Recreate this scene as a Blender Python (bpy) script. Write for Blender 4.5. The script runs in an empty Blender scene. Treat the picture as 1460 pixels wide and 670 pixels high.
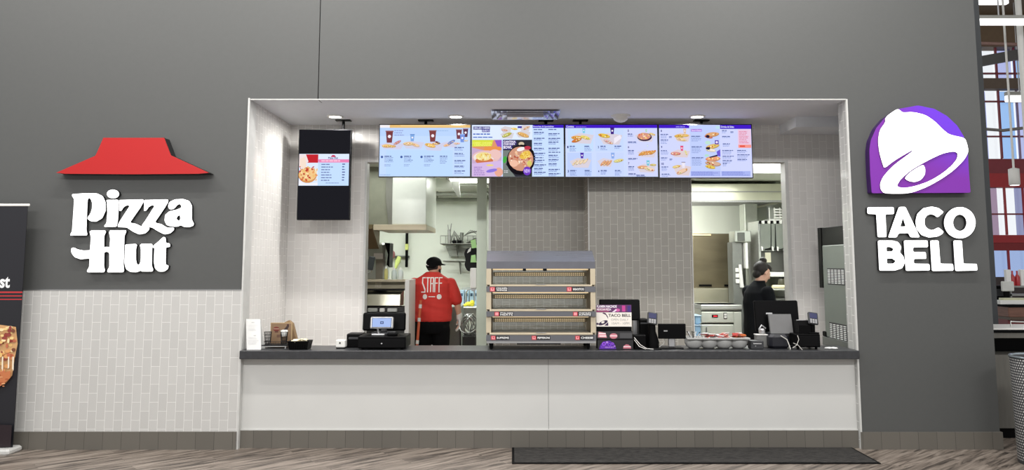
import bpy, math, random
from mathutils import Vector, Matrix, noise
from mathutils.geometry import tessellate_polygon
from mathutils.bvhtree import BVHTree
random.seed(7)
SC = bpy.context.scene
COL = SC.collection
# ------------------------------------------------------------------ camera model
F, CY, CX, HC = 1100.0, 265.0, 730.0, 1.65
TILT = math.atan(0.1); c_, s_ = math.cos(TILT), math.sin(TILT)
def at(px, py, Y):
    k = (CY - py) / F
    dz = (k * c_ + s_) * Y / (c_ - k * s_)
    zc = c_ * Y + s_ * dz
    return Vector(((px - CX) / F * zc, Y, HC + dz))
def span(px0, px1, py0, py1, Y):
    a = at(px0, (py0 + py1) / 2, Y); b = at(px1, (py0 + py1) / 2, Y)
    return a.x, b.x, at(px0, py1, Y).z, at(px0, py0, Y).z      # x0 x1 z0 z1
cam = bpy.data.cameras.new('camera'); co = bpy.data.objects.new('camera', cam); COL.objects.link(co)
co.location = (0, 0, HC); co.rotation_euler = (math.pi / 2 + TILT, 0, 0)
cam.sensor_width = 36; cam.lens = F / 1460 * 36; cam.shift_y = -70 / 1460; cam.clip_end = 200
SC.camera = co
# ------------------------------------------------------------------ colours and materials
def lin(c):
    r = []
    for v in c[:3]:
        v = v / 255
        r.append(v / 12.92 if v <= .04045 else ((v + .055) / 1.055) ** 2.4)
    return tuple(r) + (1.0,)
MATS = {}
def mat(name, rgb, rough=.5, metal=0, var=.05, scale=12, bump=0, stretch=None, emit=0, spec=.5, coat=0, alpha=None, trans=0):
    if name in MATS: return MATS[name]
    m = bpy.data.materials.new(name); m.use_nodes = True
    nt = m.node_tree; N = nt.nodes; L = nt.links
    b = N['Principled BSDF']
    tc = N.new('ShaderNodeTexCoord'); mp = N.new('ShaderNodeMapping')
    if stretch: mp.inputs['Scale'].default_value = stretch
    nz = N.new('ShaderNodeTexNoise'); nz.inputs['Scale'].default_value = scale; nz.inputs['Detail'].default_value = 4
    L.new(tc.outputs['Object'], mp.inputs[0]); L.new(mp.outputs[0], nz.inputs['Vector'])
    cr = N.new('ShaderNodeValToRGB')
    col = lin(rgb)
    cr.color_ramp.elements[0].position = .3; cr.color_ramp.elements[1].position = .7
    cr.color_ramp.elements[0].color = tuple(max(0, v * (1 - var)) for v in col[:3]) + (1,)
    cr.color_ramp.elements[1].color = tuple(min(1, v * (1 + var)) for v in col[:3]) + (1,)
    L.new(nz.outputs['Fac'], cr.inputs[0])
    b.inputs['Roughness'].default_value = rough; b.inputs['Metallic'].default_value = metal
    b.inputs['Specular IOR Level'].default_value = spec
    if coat: b.inputs['Coat Weight'].default_value = coat
    if trans: b.inputs['Transmission Weight'].default_value = trans
    if alpha is not None: b.inputs['Alpha'].default_value = alpha
    L.new(cr.outputs[0], b.inputs['Base Color'])
    if emit:
        L.new(cr.outputs[0], b.inputs['Emission Color']); b.inputs['Emission Strength'].default_value = emit
    if bump:
        bp = N.new('ShaderNodeBump'); bp.inputs['Strength'].default_value = bump; bp.inputs['Distance'].default_value = .01
        L.new(nz.outputs['Fac'], bp.inputs['Height']); L.new(bp.outputs[0], b.inputs['Normal'])
    MATS[name] = m
    return m
def tile_mat(name, rgb, grout, axis='x', bw=.157, rh=.0787, mortar=.0022, rough=.18, offx=0, offz=0, vertical=True, var=.03, spec=.5, bumpd=.002, off=.5):
    m = bpy.data.materials.new(name); m.use_nodes = True
    nt = m.node_tree; N = nt.nodes; L = nt.links; b = N['Principled BSDF']
    g = N.new('ShaderNodeNewGeometry'); sp = N.new('ShaderNodeSeparateXYZ'); L.new(g.outputs['Position'], sp.inputs[0])
    cb = N.new('ShaderNodeCombineXYZ')
    a1 = N.new('ShaderNodeMath'); a1.inputs[1].default_value = offx; a2 = N.new('ShaderNodeMath'); a2.inputs[1].default_value = offz
    L.new(sp.outputs['X' if axis == 'x' else 'Y'], a1.inputs[0]); L.new(sp.outputs['Z'], a2.inputs[0])
    if vertical: L.new(a2.outputs[0], cb.inputs[0]); L.new(a1.outputs[0], cb.inputs[1])
    else: L.new(a1.outputs[0], cb.inputs[0]); L.new(a2.outputs[0], cb.inputs[1])
    br = N.new('ShaderNodeTexBrick'); L.new(cb.outputs[0], br.inputs['Vector'])
    br.offset = off; br.inputs['Scale'].default_value = 1
    br.inputs['Brick Width'].default_value = bw; br.inputs['Row Height'].default_value = rh
    br.inputs['Mortar Size'].default_value = mortar; br.inputs['Mortar Smooth'].default_value = .3
    col = lin(rgb)
    br.inputs['Color1'].default_value = tuple(v * (1 - var) for v in col[:3]) + (1,)
    br.inputs['Color2'].default_value = tuple(min(1, v * (1 + var)) for v in col[:3]) + (1,)
    br.inputs['Mortar'].default_value = lin(grout)
    L.new(br.outputs['Color'], b.inputs['Base Color'])
    rr = N.new('ShaderNodeMapRange'); rr.inputs[3].default_value = rough; rr.inputs[4].default_value = .7
    L.new(br.outputs['Fac'], rr.inputs[0]); L.new(rr.outputs[0], b.inputs['Roughness'])
    b.inputs['Specular IOR Level'].default_value = spec
    nz = N.new('ShaderNodeTexNoise'); nz.inputs['Scale'].default_value = 9; L.new(g.outputs['Position'], nz.inputs['Vector'])
    b1 = N.new('ShaderNodeBump'); b1.invert = True; b1.inputs['Distance'].default_value = bumpd; b1.inputs['Strength'].default_value = .5
    L.new(br.outputs['Fac'], b1.inputs['Height'])
    b2 = N.new('ShaderNodeBump'); b2.inputs['Distance'].default_value = .004; b2.inputs['Strength'].default_value = .12
    L.new(nz.outputs['Fac'], b2.inputs['Height']); L.new(b1.outputs[0], b2.inputs['Normal'])
    L.new(b2.outputs[0], b.inputs['Normal'])
    return m
def col_mat(name, emit=0, rough=.5, spec=.5):
    m = bpy.data.materials.new(name); m.use_nodes = True
    nt = m.node_tree; b = nt.nodes['Principled BSDF']
    a = nt.nodes.new('ShaderNodeAttribute'); a.attribute_name = 'Col'
    if emit:
        b.inputs['Base Color'].default_value = (0, 0, 0, 1)
        nt.links.new(a.outputs['Color'], b.inputs['Emission Color']); b.inputs['Emission Strength'].default_value = emit
    else: nt.links.new(a.outputs['Color'], b.inputs['Base Color'])
    b.inputs['Roughness'].default_value = rough; b.inputs['Specular IOR Level'].default_value = spec
    return m
# ------------------------------------------------------------------ object helpers
def tag(o, label=None, cat=None, group=None, kind=None):
    if label: o['label'] = label
    if cat: o['category'] = cat
    if group: o['group'] = group
    if kind: o['kind'] = kind
    return o
def thing(name, label, cat, loc, group=None):
    o = bpy.data.objects.new(name, None); o.empty_display_size = .1; COL.objects.link(o); o.location = loc
    return tag(o, label, cat, group)
def rootloc(p):
    v = Vector((0, 0, 0))
    while p is not None: v += Vector(p.location); p = p.parent
    return v
class MB:
    def __init__(s): s.v = []; s.f = []; s.m = []; s.c = []; s.sm = []
    def add(s, verts, faces, m=0, col=None, smooth=False):
        n = len(s.v); s.v += [Vector(v) for v in verts]
        for f in faces:
            s.f.append([i + n for i in f]); s.m.append(m); s.c.append(col); s.sm.append(smooth)
        return s
    def box(s, x0, x1, y0, y1, z0, z1, m=0, M=None):
        if x0 > x1: x0, x1 = x1, x0
        if y0 > y1: y0, y1 = y1, y0
        if z0 > z1: z0, z1 = z1, z0
        v = [Vector(p) for p in ((x0,y0,z0),(x1,y0,z0),(x1,y1,z0),(x0,y1,z0),(x0,y0,z1),(x1,y0,z1),(x1,y1,z1),(x0,y1,z1))]
        if M is not None: v = [M @ p for p in v]
        return s.add(v, [(0,3,2,1),(4,5,6,7),(0,1,5,4),(1,2,6,5),(2,3,7,6),(3,0,4,7)], m)
    def bbox(s, x0, x1, y0, y1, z0, z1, b=.01, m=0, M=None):
        """box with chamfered edges (an octagon in plan, bevelled top and bottom)"""
        b = min(b, abs(x1-x0)*.45, abs(y1-y0)*.45, abs(z1-z0)*.45)
        def ring(i, z):
            return [(x0+b+i,y0+i,z),(x1-b-i,y0+i,z),(x1-i,y0+b+i,z),(x1-i,y1-b-i,z),(x1-b-i,y1-i,z),(x0+b+i,y1-i,z),(x0+i,y1-b-i,z),(x0+i,y0+b+i,z)]
        R = [ring(b*.7, z0), ring(0, z0+b), ring(0, z1-b), ring(b*.7, z1)]
        v = [Vector(p) for r in R for p in r]
        if M is not None: v = [M @ p for p in v]
        fs = [tuple(range(7, -1, -1)), tuple(range(24, 32))]
        for k in range(3):
            for i in range(8):
                j = (i+1) % 8; fs.append((k*8+i, k*8+j, k*8+8+j, k*8+8+i))
        return s.add(v, fs, m)
    def tube(s, pts, r, n=8, m=0, smooth=True, col=None):
        pts = [Vector(p) for p in pts]; R = r if isinstance(r, (list, tuple)) else [r]*len(pts)
        rings = []; up = None
        for i, p in enumerate(pts):
            d = (pts[min(i+1, len(pts)-1)] - pts[max(i-1, 0)]).normalized()
            if up is None:
                up = Vector((0,0,1)) if abs(d.z) < .9 else Vector((1,0,0))
            a = d.cross(up).normalized(); bq = a.cross(d).normalized(); up = bq
            rings.append([p + (a*math.cos(2*math.pi*k/n) + bq*math.sin(2*math.pi*k/n))*R[i] for k in range(n)])
        v = [q for g in rings for q in g]; fs = []
        for i in range(len(pts)-1):
            for k in range(n):
                j = (k+1) % n; fs.append((i*n+k, i*n+j, (i+1)*n+j, (i+1)*n+k))
        s.add(v, fs, m, col, smooth)
        s.add(rings[0], [tuple(range(n))[::-1]], m, col); s.add(rings[-1], [tuple(range(n))], m, col)
        return s
    def lathe(s, prof, c, n=24, m=0, smooth=True, axis='z', M=None, col=None, cap=True):
        c = Vector(c); v = []
        for (r, h) in prof:
            for k in range(n):
                a = 2*math.pi*k/n; p = Vector((r*math.cos(a), r*math.sin(a), h))
                if axis == 'y': p = Vector((p.x, p.z, p.y))
                if axis == 'x': p = Vector((p.z, p.x, p.y))
                if M is not None: p = M @ p
                v.append(c + p)
        fs = []
        for i in range(len(prof)-1):
            for k in range(n):
                j = (k+1) % n; fs.append((i*n+k, i*n+j, (i+1)*n+j, (i+1)*n+k))
        s.add(v, fs, m, col, smooth)
        if not cap: return s
        return s.add(v[:n], [tuple(range(n))[::-1]], m, col).add(v[-n:], [tuple(range(n))], m, col)
    def ell(s, c, r, n=14, m=0, M=None, col=None):
        prof = [(max(1e-4, math.sin(math.pi*i/n)), -math.cos(math.pi*i/n)) for i in range(n+1)]
        Q = Matrix.Diagonal(Vector(r)) if M is None else (M.to_3x3() @ Matrix.Diagonal(Vector(r)))
        return s.lathe(prof, c, n*2 if n < 14 else 20, m, True, 'z', Q, col)
    def prism(s, out, fn, w0, w1, holes=(), mf=0, ms=0, front=True, back=True, col=None):
        """outline (2-D) extruded from w0 (front) to w1 (back); fn(u, v, w) -> world"""
        loops = [list(out)] + [list(h) for h in holes]
        flat = [p for l in loops for p in l]
        tris = tessellate_polygon([[Vector((p[0], p[1], 0)) for p in l] for l in loops])
        if front: s.add([fn(p[0], p[1], w0) for p in flat], tris, mf, col)
        if back: s.add([fn(p[0], p[1], w1) for p in flat], tris, ms, col)
        if w1 != w0 and ms is not None:
            for l in loops:
                n = len(l); v = [fn(p[0], p[1], w0) for p in l] + [fn(p[0], p[1], w1) for p in l]
                s.add(v, [(i, (i+1) % n, n+(i+1) % n, n+i) for i in range(n)], ms, col)
        return s
    def build(s, name, mats, parent=None, recalc=True):
        if not isinstance(mats, (list, tuple)): mats = [mats]
        me = bpy.data.meshes.new(name)
        if parent is not None: off = rootloc(parent)
        else:
            xs = [v.x for v in s.v]; ys = [v.y for v in s.v]
            off = Vector(((min(xs)+max(xs))/2, (min(ys)+max(ys))/2, min(v.z for v in s.v)))
        me.from_pydata([tuple(v - off) for v in s.v], [], s.f)
        for m in mats: me.materials.append(m)
        me.polygons.foreach_set('material_index', s.m)
        me.polygons.foreach_set('use_smooth', s.sm)
        if any(c is not None for c in s.c):
            ca = me.color_attributes.new('Col', 'FLOAT_COLOR', 'CORNER')
            for p in me.polygons:
                cc = s.c[p.index] or (.5, .5, .5, 1)
                for li in p.loop_indices: ca.data[li].color = cc
        me.update()
        if recalc:
            import bmesh
            bm = bmesh.new(); bm.from_mesh(me); bmesh.ops.recalc_face_normals(bm, faces=bm.faces); bm.to_mesh(me); bm.free()
        o = bpy.data.objects.new(name, me); COL.objects.link(o)
        if parent is not None: o.parent = parent
        else: o.location = off
        return o
def copy_tree(o, parent=None):
    c = o.copy(); COL.objects.link(c); c.parent = parent
    for ch in list(o.children): copy_tree(ch, c)
    return c
def boxp(mb, px0, px1, py0, py1, Y, d, m=0, b=0):
    x0, x1, z0, z1 = span(px0, px1, py0, py1, Y)
    if b: mb.bbox(x0, x1, Y, Y+d, z0, z1, b, m)
    else: mb.box(x0, x1, Y, Y+d, z0, z1, m)
    return mb
def struct(o): o['kind'] = 'structure'; return o
def chaikin(p, n=2):
    for _ in range(n):
        q = []
        for i in range(len(p)):
            a = p[i]; b = p[(i+1) % len(p)]
            q += [(a[0]*.8+b[0]*.2, a[1]*.8+b[1]*.2), (a[0]*.2+b[0]*.8, a[1]*.2+b[1]*.8)]
        p = q
    return p
def rnd(p, r, n=4):
    """round every corner of an outline with radius about r"""
    q = []; N_ = len(p)
    for i in range(N_):
        a, b, c = Vector(p[i-1]), Vector(p[i]), Vector(p[(i+1) % N_])
        u, v = a-b, c-b; d = min(r, u.length*.45, v.length*.45)
        s0, s1 = b+u.normalized()*d, b+v.normalized()*d
        for k in range(n+1):
            t = k/n; w = s0*(1-t)**2 + b*2*t*(1-t) + s1*t*t; q.append((w.x, w.y))
    return q
def circ(cx, cy, rx, ry, n=28, rot=0):
    cr, sr = math.cos(rot), math.sin(rot); r = []
    for k in range(n):
        a = 2*math.pi*k/n; x, y = rx*math.cos(a), ry*math.sin(a)
        r.append((cx + x*cr - y*sr, cy + x*sr + y*cr))
    return r
# ------------------------------------------------------------------ text
_TC = {}
def text_tris(t, bold=0.0):
    k = (t, bold)
    if k in _TC: return _TC[k]
    cu = bpy.data.curves.new('t', 'FONT'); cu.body = t; cu.size = 1; cu.offset = bold; cu.resolution_u = 3; cu.fill_mode = 'FRONT'
    ob = bpy.data.objects.new('t', cu); COL.objects.link(ob)
    bpy.context.view_layer.update()
    me = bpy.data.meshes.new_from_object(ob)
    vs = [(v.co.x, v.co.y) for v in me.vertices]; fs = [tuple(p.vertices) for p in me.polygons]
    bpy.data.objects.remove(ob); bpy.data.curves.remove(cu); bpy.data.meshes.remove(me)
    if vs:
        x0 = min(v[0] for v in vs); x1 = max(v[0] for v in vs); y0 = min(v[1] for v in vs); y1 = max(v[1] for v in vs)
        vs = [((x-x0)/(x1-x0), 1-(y-y0)/(y1-y0)) for x, y in vs]       # unit box, v down
    _TC[k] = (vs, fs); return _TC[k]
class Canvas:
    """flat printed or glowing picture in canvas units, u right, v down"""
    def __init__(s, fn, du=.00006): s.fn = fn; s.mb = MB(); s.w = 0; s.du = du
    def _n(s): s.w -= s.du; return s.w
    def poly(s, pts, rgb):
        w = s._n(); tr = tessellate_polygon([[Vector((p[0], p[1], 0)) for p in pts]])
        s.mb.add([s.fn(p[0], p[1], w) for p in pts], tr, 0, lin(rgb)); return s
    def rect(s, x0, y0, x1, y1, rgb): return s.poly([(x0,y0),(x1,y0),(x1,y1),(x0,y1)], rgb)
    def ell(s, cx, cy, rx, ry, rgb, rot=0, n=18): return s.poly(circ(cx, cy, rx, ry, n, rot), rgb)
    def text(s, t, x0, y0, x1, y1, rgb, bold=0.0):
        vs, fs = text_tris(t, bold); w = s._n()
        s.mb.add([s.fn(x0+(x1-x0)*u, y0+(y1-y0)*v, w) for u, v in vs], fs, 0, lin(rgb)); return s
    def lines(s, x0, y0, w, n, dy, h, rgb, seed=1):
        r = random.Random(seed)
        for k in range(n):
            x = x0; end = x0 + w*r.uniform(.65, 1)
            while x < end:
                l = min(r.uniform(2, 6)*h*.9, end-x)
                if l > h*.3: s.rect(x, y0+k*dy, x+l, y0+k*dy+h, rgb)
                x += l + h*.6
        return s
    def build(s, name, m, parent): return s.mb.build(name, m, parent, recalc=False)
# ------------------------------------------------------------------ materials
M_grey = mat('grey_paint', (78,79,78), .55, var=.02, scale=30, bump=.03)
M_white_tile = tile_mat('white_subway_tile', (192,191,188), (226,225,222), rough=.3, spec=.35, offx=.02, offz=.06)
M_back_tile = tile_mat('recess_tile_lightened', (224,221,217), (244,242,238), rough=.13, mortar=.0022)  # same tile as the front wall, lightened to make up for weak recess light
M_side_tile = tile_mat('recess_side_tile_lightened', (222,220,216), (244,242,238), axis='y', rough=.13)  # side wall copy, lightened in the same way
M_mid_tile = tile_mat('middle_tile_shaded', (150,147,140), (196,192,184), rough=.2, offx=.03, offz=.05)  # same tile darkened: shade of the hanging screens is in its colour
M_mid_side = tile_mat('middle_side_tile', (190,182,172), (225,218,208), axis='y', rough=.2)
M_base_tile = tile_mat('baseboard_tile', (100,96,89), (66,62,57), bw=.165, rh=.4, offx=.01, offz=.2, vertical=False, mortar=.0018, rough=.45, var=.07, off=0)
M_ceil = mat('ceiling_paint', (230,233,238), .7, var=.015)
M_trim = mat('white_metal_trim', (196,196,193), .5)
M_alu = mat('brushed_aluminium', (185,185,186), .35, metal=.8)
M_white = mat('white_paint', (226,225,220), .5, var=.015, scale=3)
M_steel = mat('stainless_steel', (196,198,194), .32, metal=.6, var=.06, scale=6, stretch=(1, 1, 14))
M_steel_d = mat('dull_steel', (150,150,148), .45, metal=.45, var=.08, scale=8, stretch=(12, 1, 1))
M_black = mat('black_plastic', (8,8,9), .4, spec=.08)
M_blackm = mat('matte_black', (12,12,13), .7, spec=.1)
M_dark = mat('charcoal_plastic', (48,49,52), .5)
M_slate = mat('dark_slate_laminate', (45,46,49), .38, var=.25, scale=26, bump=.02, spec=.6)
M_panel = mat('white_laminate', (200,200,197), .45, var=.012, scale=4)
M_wallgreen = mat('pale_green_wall', (214,219,209), .5, var=.02, scale=3)
M_paper = mat('white_paper', (235,235,232), .6, var=.02)
M_kraft = mat('kraft_paper', (142,116,84), .8, var=.08, scale=20)
M_print = col_mat('printed_ink', 0, .45)
M_screen = col_mat('lit_screen', 1.05, .5, .0)
M_led = mat('white_sign_light', (255,255,255), .5, var=0, emit=1.6)
M_lamp = mat('lamp_glow', (255,250,240), .5, var=0, emit=9)
M_tube = mat('tube_glow', (255,255,255), .5, var=0, emit=2.2)
def floor_mat():
    m = bpy.data.materials.new('wood_look_plank_floor'); m.use_nodes = True
    nt = m.node_tree; N = nt.nodes; L = nt.links; b = N['Principled BSDF']
    g = N.new('ShaderNodeNewGeometry')
    r = N.new('ShaderNodeMapping'); r.inputs['Rotation'].default_value = (0, 0, math.radians(-40)); L.new(g.outputs['Position'], r.inputs[0])
    br = N.new('ShaderNodeTexBrick'); L.new(r.outputs[0], br.inputs['Vector'])
    br.inputs['Scale'].default_value = 1; br.inputs['Brick Width'].default_value = 1.2; br.inputs['Row Height'].default_value = .18
    br.inputs['Mortar Size'].default_value = .0012; br.inputs['Color1'].default_value = (.35,.35,.35,1); br.inputs['Color2'].default_value = (.65,.65,.65,1)
    br.inputs['Mortar'].default_value = (.1,.1,.1,1)
    s = N.new('ShaderNodeMapping'); s.inputs['Scale'].default_value = (1.3, 15, 1); L.new(r.outputs[0], s.inputs[0])
    off = N.new('ShaderNodeVectorMath'); off.operation = 'ADD'
    sc = N.new('ShaderNodeVectorMath'); sc.operation = 'SCALE'; sc.inputs['Scale'].default_value = 9; L.new(br.outputs['Color'], sc.inputs[0])
    L.new(s.outputs[0], off.inputs[0]); L.new(sc.outputs[0], off.inputs[1])
    n1 = N.new('ShaderNodeTexNoise'); n1.inputs['Scale'].default_value = 1.5; n1.inputs['Detail'].default_value = 6; n1.inputs['Roughness'].default_value = .62; n1.inputs['Distortion'].default_value = .7
    L.new(off.outputs[0], n1.inputs['Vector'])
    cr = N.new('ShaderNodeValToRGB'); e = cr.color_ramp.elements
    e[0].position = .37; e[0].color = lin((62,55,50)); e[1].position = .62; e[1].color = lin((158,146,135))
    q = cr.color_ramp.elements.new(.48); q.color = lin((122,111,101))
    L.new(n1.outputs['Fac'], cr.inputs[0])
    mx = N.new('ShaderNodeMix'); mx.data_type = 'RGBA'; mx.blend_type = 'MULTIPLY'; mx.inputs[0].default_value = .25
    L.new(cr.outputs[0], mx.inputs[6]); L.new(br.outputs['Color'], mx.inputs[7])
    L.new(mx.outputs[2], b.inputs['Base Color']); b.inputs['Roughness'].default_value = .42
    return m
# ------------------------------------------------------------------ room
YF, YB, YM = 7.08, 8.41, 8.95
XL, XR, XE = -2.44, 3.113, 4.36         # opening left, opening right, wall end
ZS = 3.167                              # soffit
TOP = 4.7
def sbox(name, m, *a, **k): return struct(MB().box(*a).build(name, m, **k))
sbox('floor', floor_mat(), -9, 28, 1.0, 26, -.1, 0)
sbox('floor_kitchen', tile_mat('quarry_tile', (120,92,80), (90,80,74), bw=.2, rh=.2, vertical=False), -3.4, 4.3, 7.5, 13, 0, .004)
zt = 1.41                              # top of the white tile on the left
xs = at(455.5, 60, YF).x
sbox('wall_left', M_grey, -9, xs-.004, YF, YF+.17, ZS+.004, TOP)
sbox('wall_top', M_grey, xs+.004, XR, YF, YF+.17, ZS+.004, TOP)
struct(MB().box(xs-.004, xs+.004, YF+.012, YF+.15, ZS, TOP).build('trim_1', M_blackm))
sbox('wall_left_upper', M_grey, -9, XL-.016, YF, YF+.17, zt, ZS+.004)
sbox('wall_left_lower', M_white_tile, -4.44, XL-.016, YF-.012, YF+.17, 0, zt-.006)
sbox('wall_left_far', M_grey, -9, -4.47, YF, YF+.17, 0, zt)
struct(MB().box(-4.47, -4.44, YF-.016, YF+.17, 0, zt).box(-4.47, XL-.016, YF-.016, YF, zt-.006, zt).build('trim_2', M_alu))
sbox('wall_right', M_grey, XR, XE, YF, YF+.17, 0, TOP)
# white metal edges round the opening
struct(MB().box(XL-.016, XL, YF-.014, YF+.17, 0, ZS+.012).box(XL, XR, YF-.006, YF-.0005, ZS-.004, ZS+.006).build('trim_3', M_trim))
struct(MB().box(XR-.002, XR+.014, YF-.006, YF+.012, 0, ZS+.004).build('trim_4', M_trim))
# recess
sbox('ceiling_recess', M_ceil, XL-.2, 4.3, YF+.17, YM+.2, ZS, ZS+.1)
struct(MB().box(XL, XR, YF, YF+.17, ZS, ZS+.0035).build('ceiling_soffit', M_ceil))
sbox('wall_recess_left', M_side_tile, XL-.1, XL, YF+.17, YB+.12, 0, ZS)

struct(MB().box(XR-.004, XR, YF+.012, YF+.172, 0, ZS).build('wall_jamb_right', tile_mat('jamb_tile', (176,176,174), (215,215,212), axis='y', bw=.157, rh=.0787, rough=.12, offx=.02)))
# back wall pieces
x520 = at(520, 360, YB).x; x985 = at(986.5, 360, YB).x; x1130 = at(1127.5, 360, YB).x; x840 = at(840, 300, YB).x
x698 = at(700, 300, YM).x
zh = at(530, 230, YB).z
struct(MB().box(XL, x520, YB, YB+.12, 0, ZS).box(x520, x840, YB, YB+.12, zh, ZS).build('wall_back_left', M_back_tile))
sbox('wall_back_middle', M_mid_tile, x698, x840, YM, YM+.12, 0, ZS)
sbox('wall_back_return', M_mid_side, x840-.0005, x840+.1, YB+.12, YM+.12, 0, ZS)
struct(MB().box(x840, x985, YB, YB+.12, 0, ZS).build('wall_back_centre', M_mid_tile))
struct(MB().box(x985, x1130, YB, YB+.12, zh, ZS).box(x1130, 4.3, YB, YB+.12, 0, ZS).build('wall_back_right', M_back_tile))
struct(MB().box(x840-.012, x840, YB-.01, YB+.02, 0, ZS).build('trim_5', M_trim))
struct(MB().box(x520-.012, x520+.012, YB-.015, YB+.13, 0, zh).box(x520, x840, YB-.01, YB+.13, zh-.012, zh).build('trim_6', M_trim))
struct(MB().box(x698-.025, x698, YM-.012, YM+.13, 0, zh).build('trim_7', M_trim))
struct(MB().box(x985, x985+.01, YB-.01, YB+.13, 0, zh).box(x1130-.035, x1130, YB-.012, YB+.13, 0, zh)
       .box(x985, x1130, YB-.01, YB+.13, zh-.012, zh+.012).build('trim_8', M_trim))
sbox('wall_recess_right', M_ceil, 4.1, 4.2, YF+.17, YB, 0, ZS)
# bulkhead in the right corner of the recess ceiling
bx = at(1134, 168, 7.93).x
sbox('ceiling_bulkhead', M_ceil, bx, 4.1, 7.93, YB, at(1150, 181, 7.93).z, ZS)
# kitchen shell
sbox('ceiling_kitchen', mat('kitchen_ceiling', (214,218,206), .6, var=.01), -3.4, 4.4, YB+.12, 13.1, 2.84, 2.94)
sbox('wall_kitchen_back', M_wallgreen, -3.4, 4.4, 13.0, 13.1, 0, 2.84)
sbox('wall_kitchen_left', M_wallgreen, -3.4, -3.3, YB+.12, 13.0, 0, 2.84)
sbox('wall_kitchen_right', M_wallgreen, 4.3, 4.4, YB+.12, 13.0, 0, 2.84)
sbox('wall_kitchen_divider', M_wallgreen, .62, .74, YM+.12, 13.0, 0, 2.84)
# column in the left kitchen doorway

cx0 = at(679.5, 400, 9.25).x; cx1 = at(693.5, 400, 9.25).x
sbox('trim_9', mat('column_paint', (206,216,200), .5, var=.02), cx0, cx1, 9.25, 9.38, 0, 2.84)
# troffers in the kitchen ceiling
def troffer(x0, x1, y0, y1, lab):
    t = thing('ceiling_light', lab, 'ceiling light', ((x0+x1)/2, (y0+y1)/2, 2.8), 'kitchen ceiling lights')
    MB().box(x0, x1, y0, y1, 2.815, 2.84).build('frame', M_trim, t)
    MB().box(x0+.03, x1-.03, y0+.03, y1-.03, 2.808, 2.815).build('diffuser', mat('troffer_glow', (255,255,250), .5, var=0, emit=3.2), t)
troffer(2.35, 3.55, 8.95, 9.95, 'large square white ceiling light showing right of the menu screens')
troffer(1.1, 2.3, 10.0, 10.35, 'narrow white ceiling light peeking below the rightmost blue menu screen')
troffer(-.9, -.1, 10.6, 11.2, 'white ceiling light over the sink end of the left kitchen')
# service counter
ZC = at(700, 500, 7.01).z
t = thing('service_counter', 'long white panelled service counter below the dark worktop', 'counter', (.3, 7.2, 0))
zb, zp = .158, ZC-.075
xp = at(782, 560, 7.13).x
MB().box(XL, xp-.0015, 7.13, 7.17, zb, zp).build('front_panel', M_panel, t)
MB().box(xp+.0015, XR, 7.13, 7.17, zb, zp).build('front_panel', M_panel, t)
MB().box(xp-.0015, xp+.0015, 7.135, 7.16, zb, zp).build('seam', M_dark, t)
MB().box(XL, XR, 7.17, 7.42, 0, zp).build('carcass', M_panel, t)
MB().box(XL, XR, 7.118, 7.13, zb-.004, zb+.004).build('bottom_trim', M_trim, t)
w = MB().bbox(XL+.003, XR-.006, 7.01, 7.46, ZC-.075, ZC, .004).build('countertop', M_slate)
tag(w, 'long dark slate worktop running across the whole serving opening', 'countertop')
# tile skirting
struct(MB().box(-4.47, XL-.016, YF-.03, YF-.012, 0, .155).build('baseboard_left', M_base_tile))
struct(MB().box(XL, XR, 7.112, 7.13, 0, .154).build('baseboard_counter', M_base_tile))
struct(MB().box(XR+.0, XE+.014, YF-.02, YF, 0, .15).box(XE, XE+.014, YF, YF+.17, 0, .15).build('baseboard_right', M_base_tile))
# ------------------------------------------------------------------ floor mat
t = thing('floor_mat', 'long charcoal ribbed entrance mat lying in front of the counter', 'mat', (1.6, 6.7, 0))
fx0 = 0.0; fx1 = at(1215, 636, 7.1).x
ya, yb_ = 6.56, 7.105
MB().box(fx0+.02, fx1-.02, ya+.02, yb_-.02, .001, .011).build('pile', mat('mat_pile', (44,42,40), .95, var=.85, scale=55, bump=.8, stretch=(.35, 1.6, 1)), t)
MB().box(fx0, fx1, ya, ya+.02, .001, .008).box(fx0, fx1, yb_-.02, yb_, .001, .008).box(fx0, fx0+.02, ya+.02, yb_-.02, .001, .008).box(fx1-.02, fx1, ya+.02, yb_-.02, .001, .008).build('rubber_edge', M_blackm, t)
# ------------------------------------------------------------------ recess fittings
for i, px in enumerate((478, 650, 994)):
    p = at(px, 166.5, 7.9)
    t = thing('downlight', ['round recessed downlight above the portrait screen', 'round recessed downlight left of the ceiling air diffuser', 'round recessed downlight right of the smoke detector'][i], 'ceiling light', (p.x, 7.9, ZS-.006), 'recess downlights')
    MB().lathe([(.062,-.004),(.082,-.006),(.082,.006),(.062,.006),(.062,-.004)], (p.x, 7.9, ZS-.006), 28, cap=False).build('rim', M_white, t)
    MB().lathe([(.001,-.001),(.062,-.001),(.062,.004),(.001,.004)], (p.x, 7.9, ZS-.006), 28).build('lens', M_lamp, t)
    l = bpy.data.lights.new('downlight_lamp', 'AREA'); l.shape = 'DISK'; l.size = .11; l.energy = 19; l.color = (1, .98, .95)
    o = bpy.data.objects.new('downlight_lamp', l); COL.objects.link(o); o.parent = t; o.location = (0, 0, -.03)
d0 = at(701, 162, 7.75).x; d1 = at(797, 162, 7.75).x
t = thing('air_diffuser', 'square glossy ceiling air diffuser between the downlights', 'air vent', ((d0+d1)/2, 7.75, ZS-.03))
mb = MB(); g = M_gloss = mat('gloss_white_metal', (205,205,212), .12, metal=.6)
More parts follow.
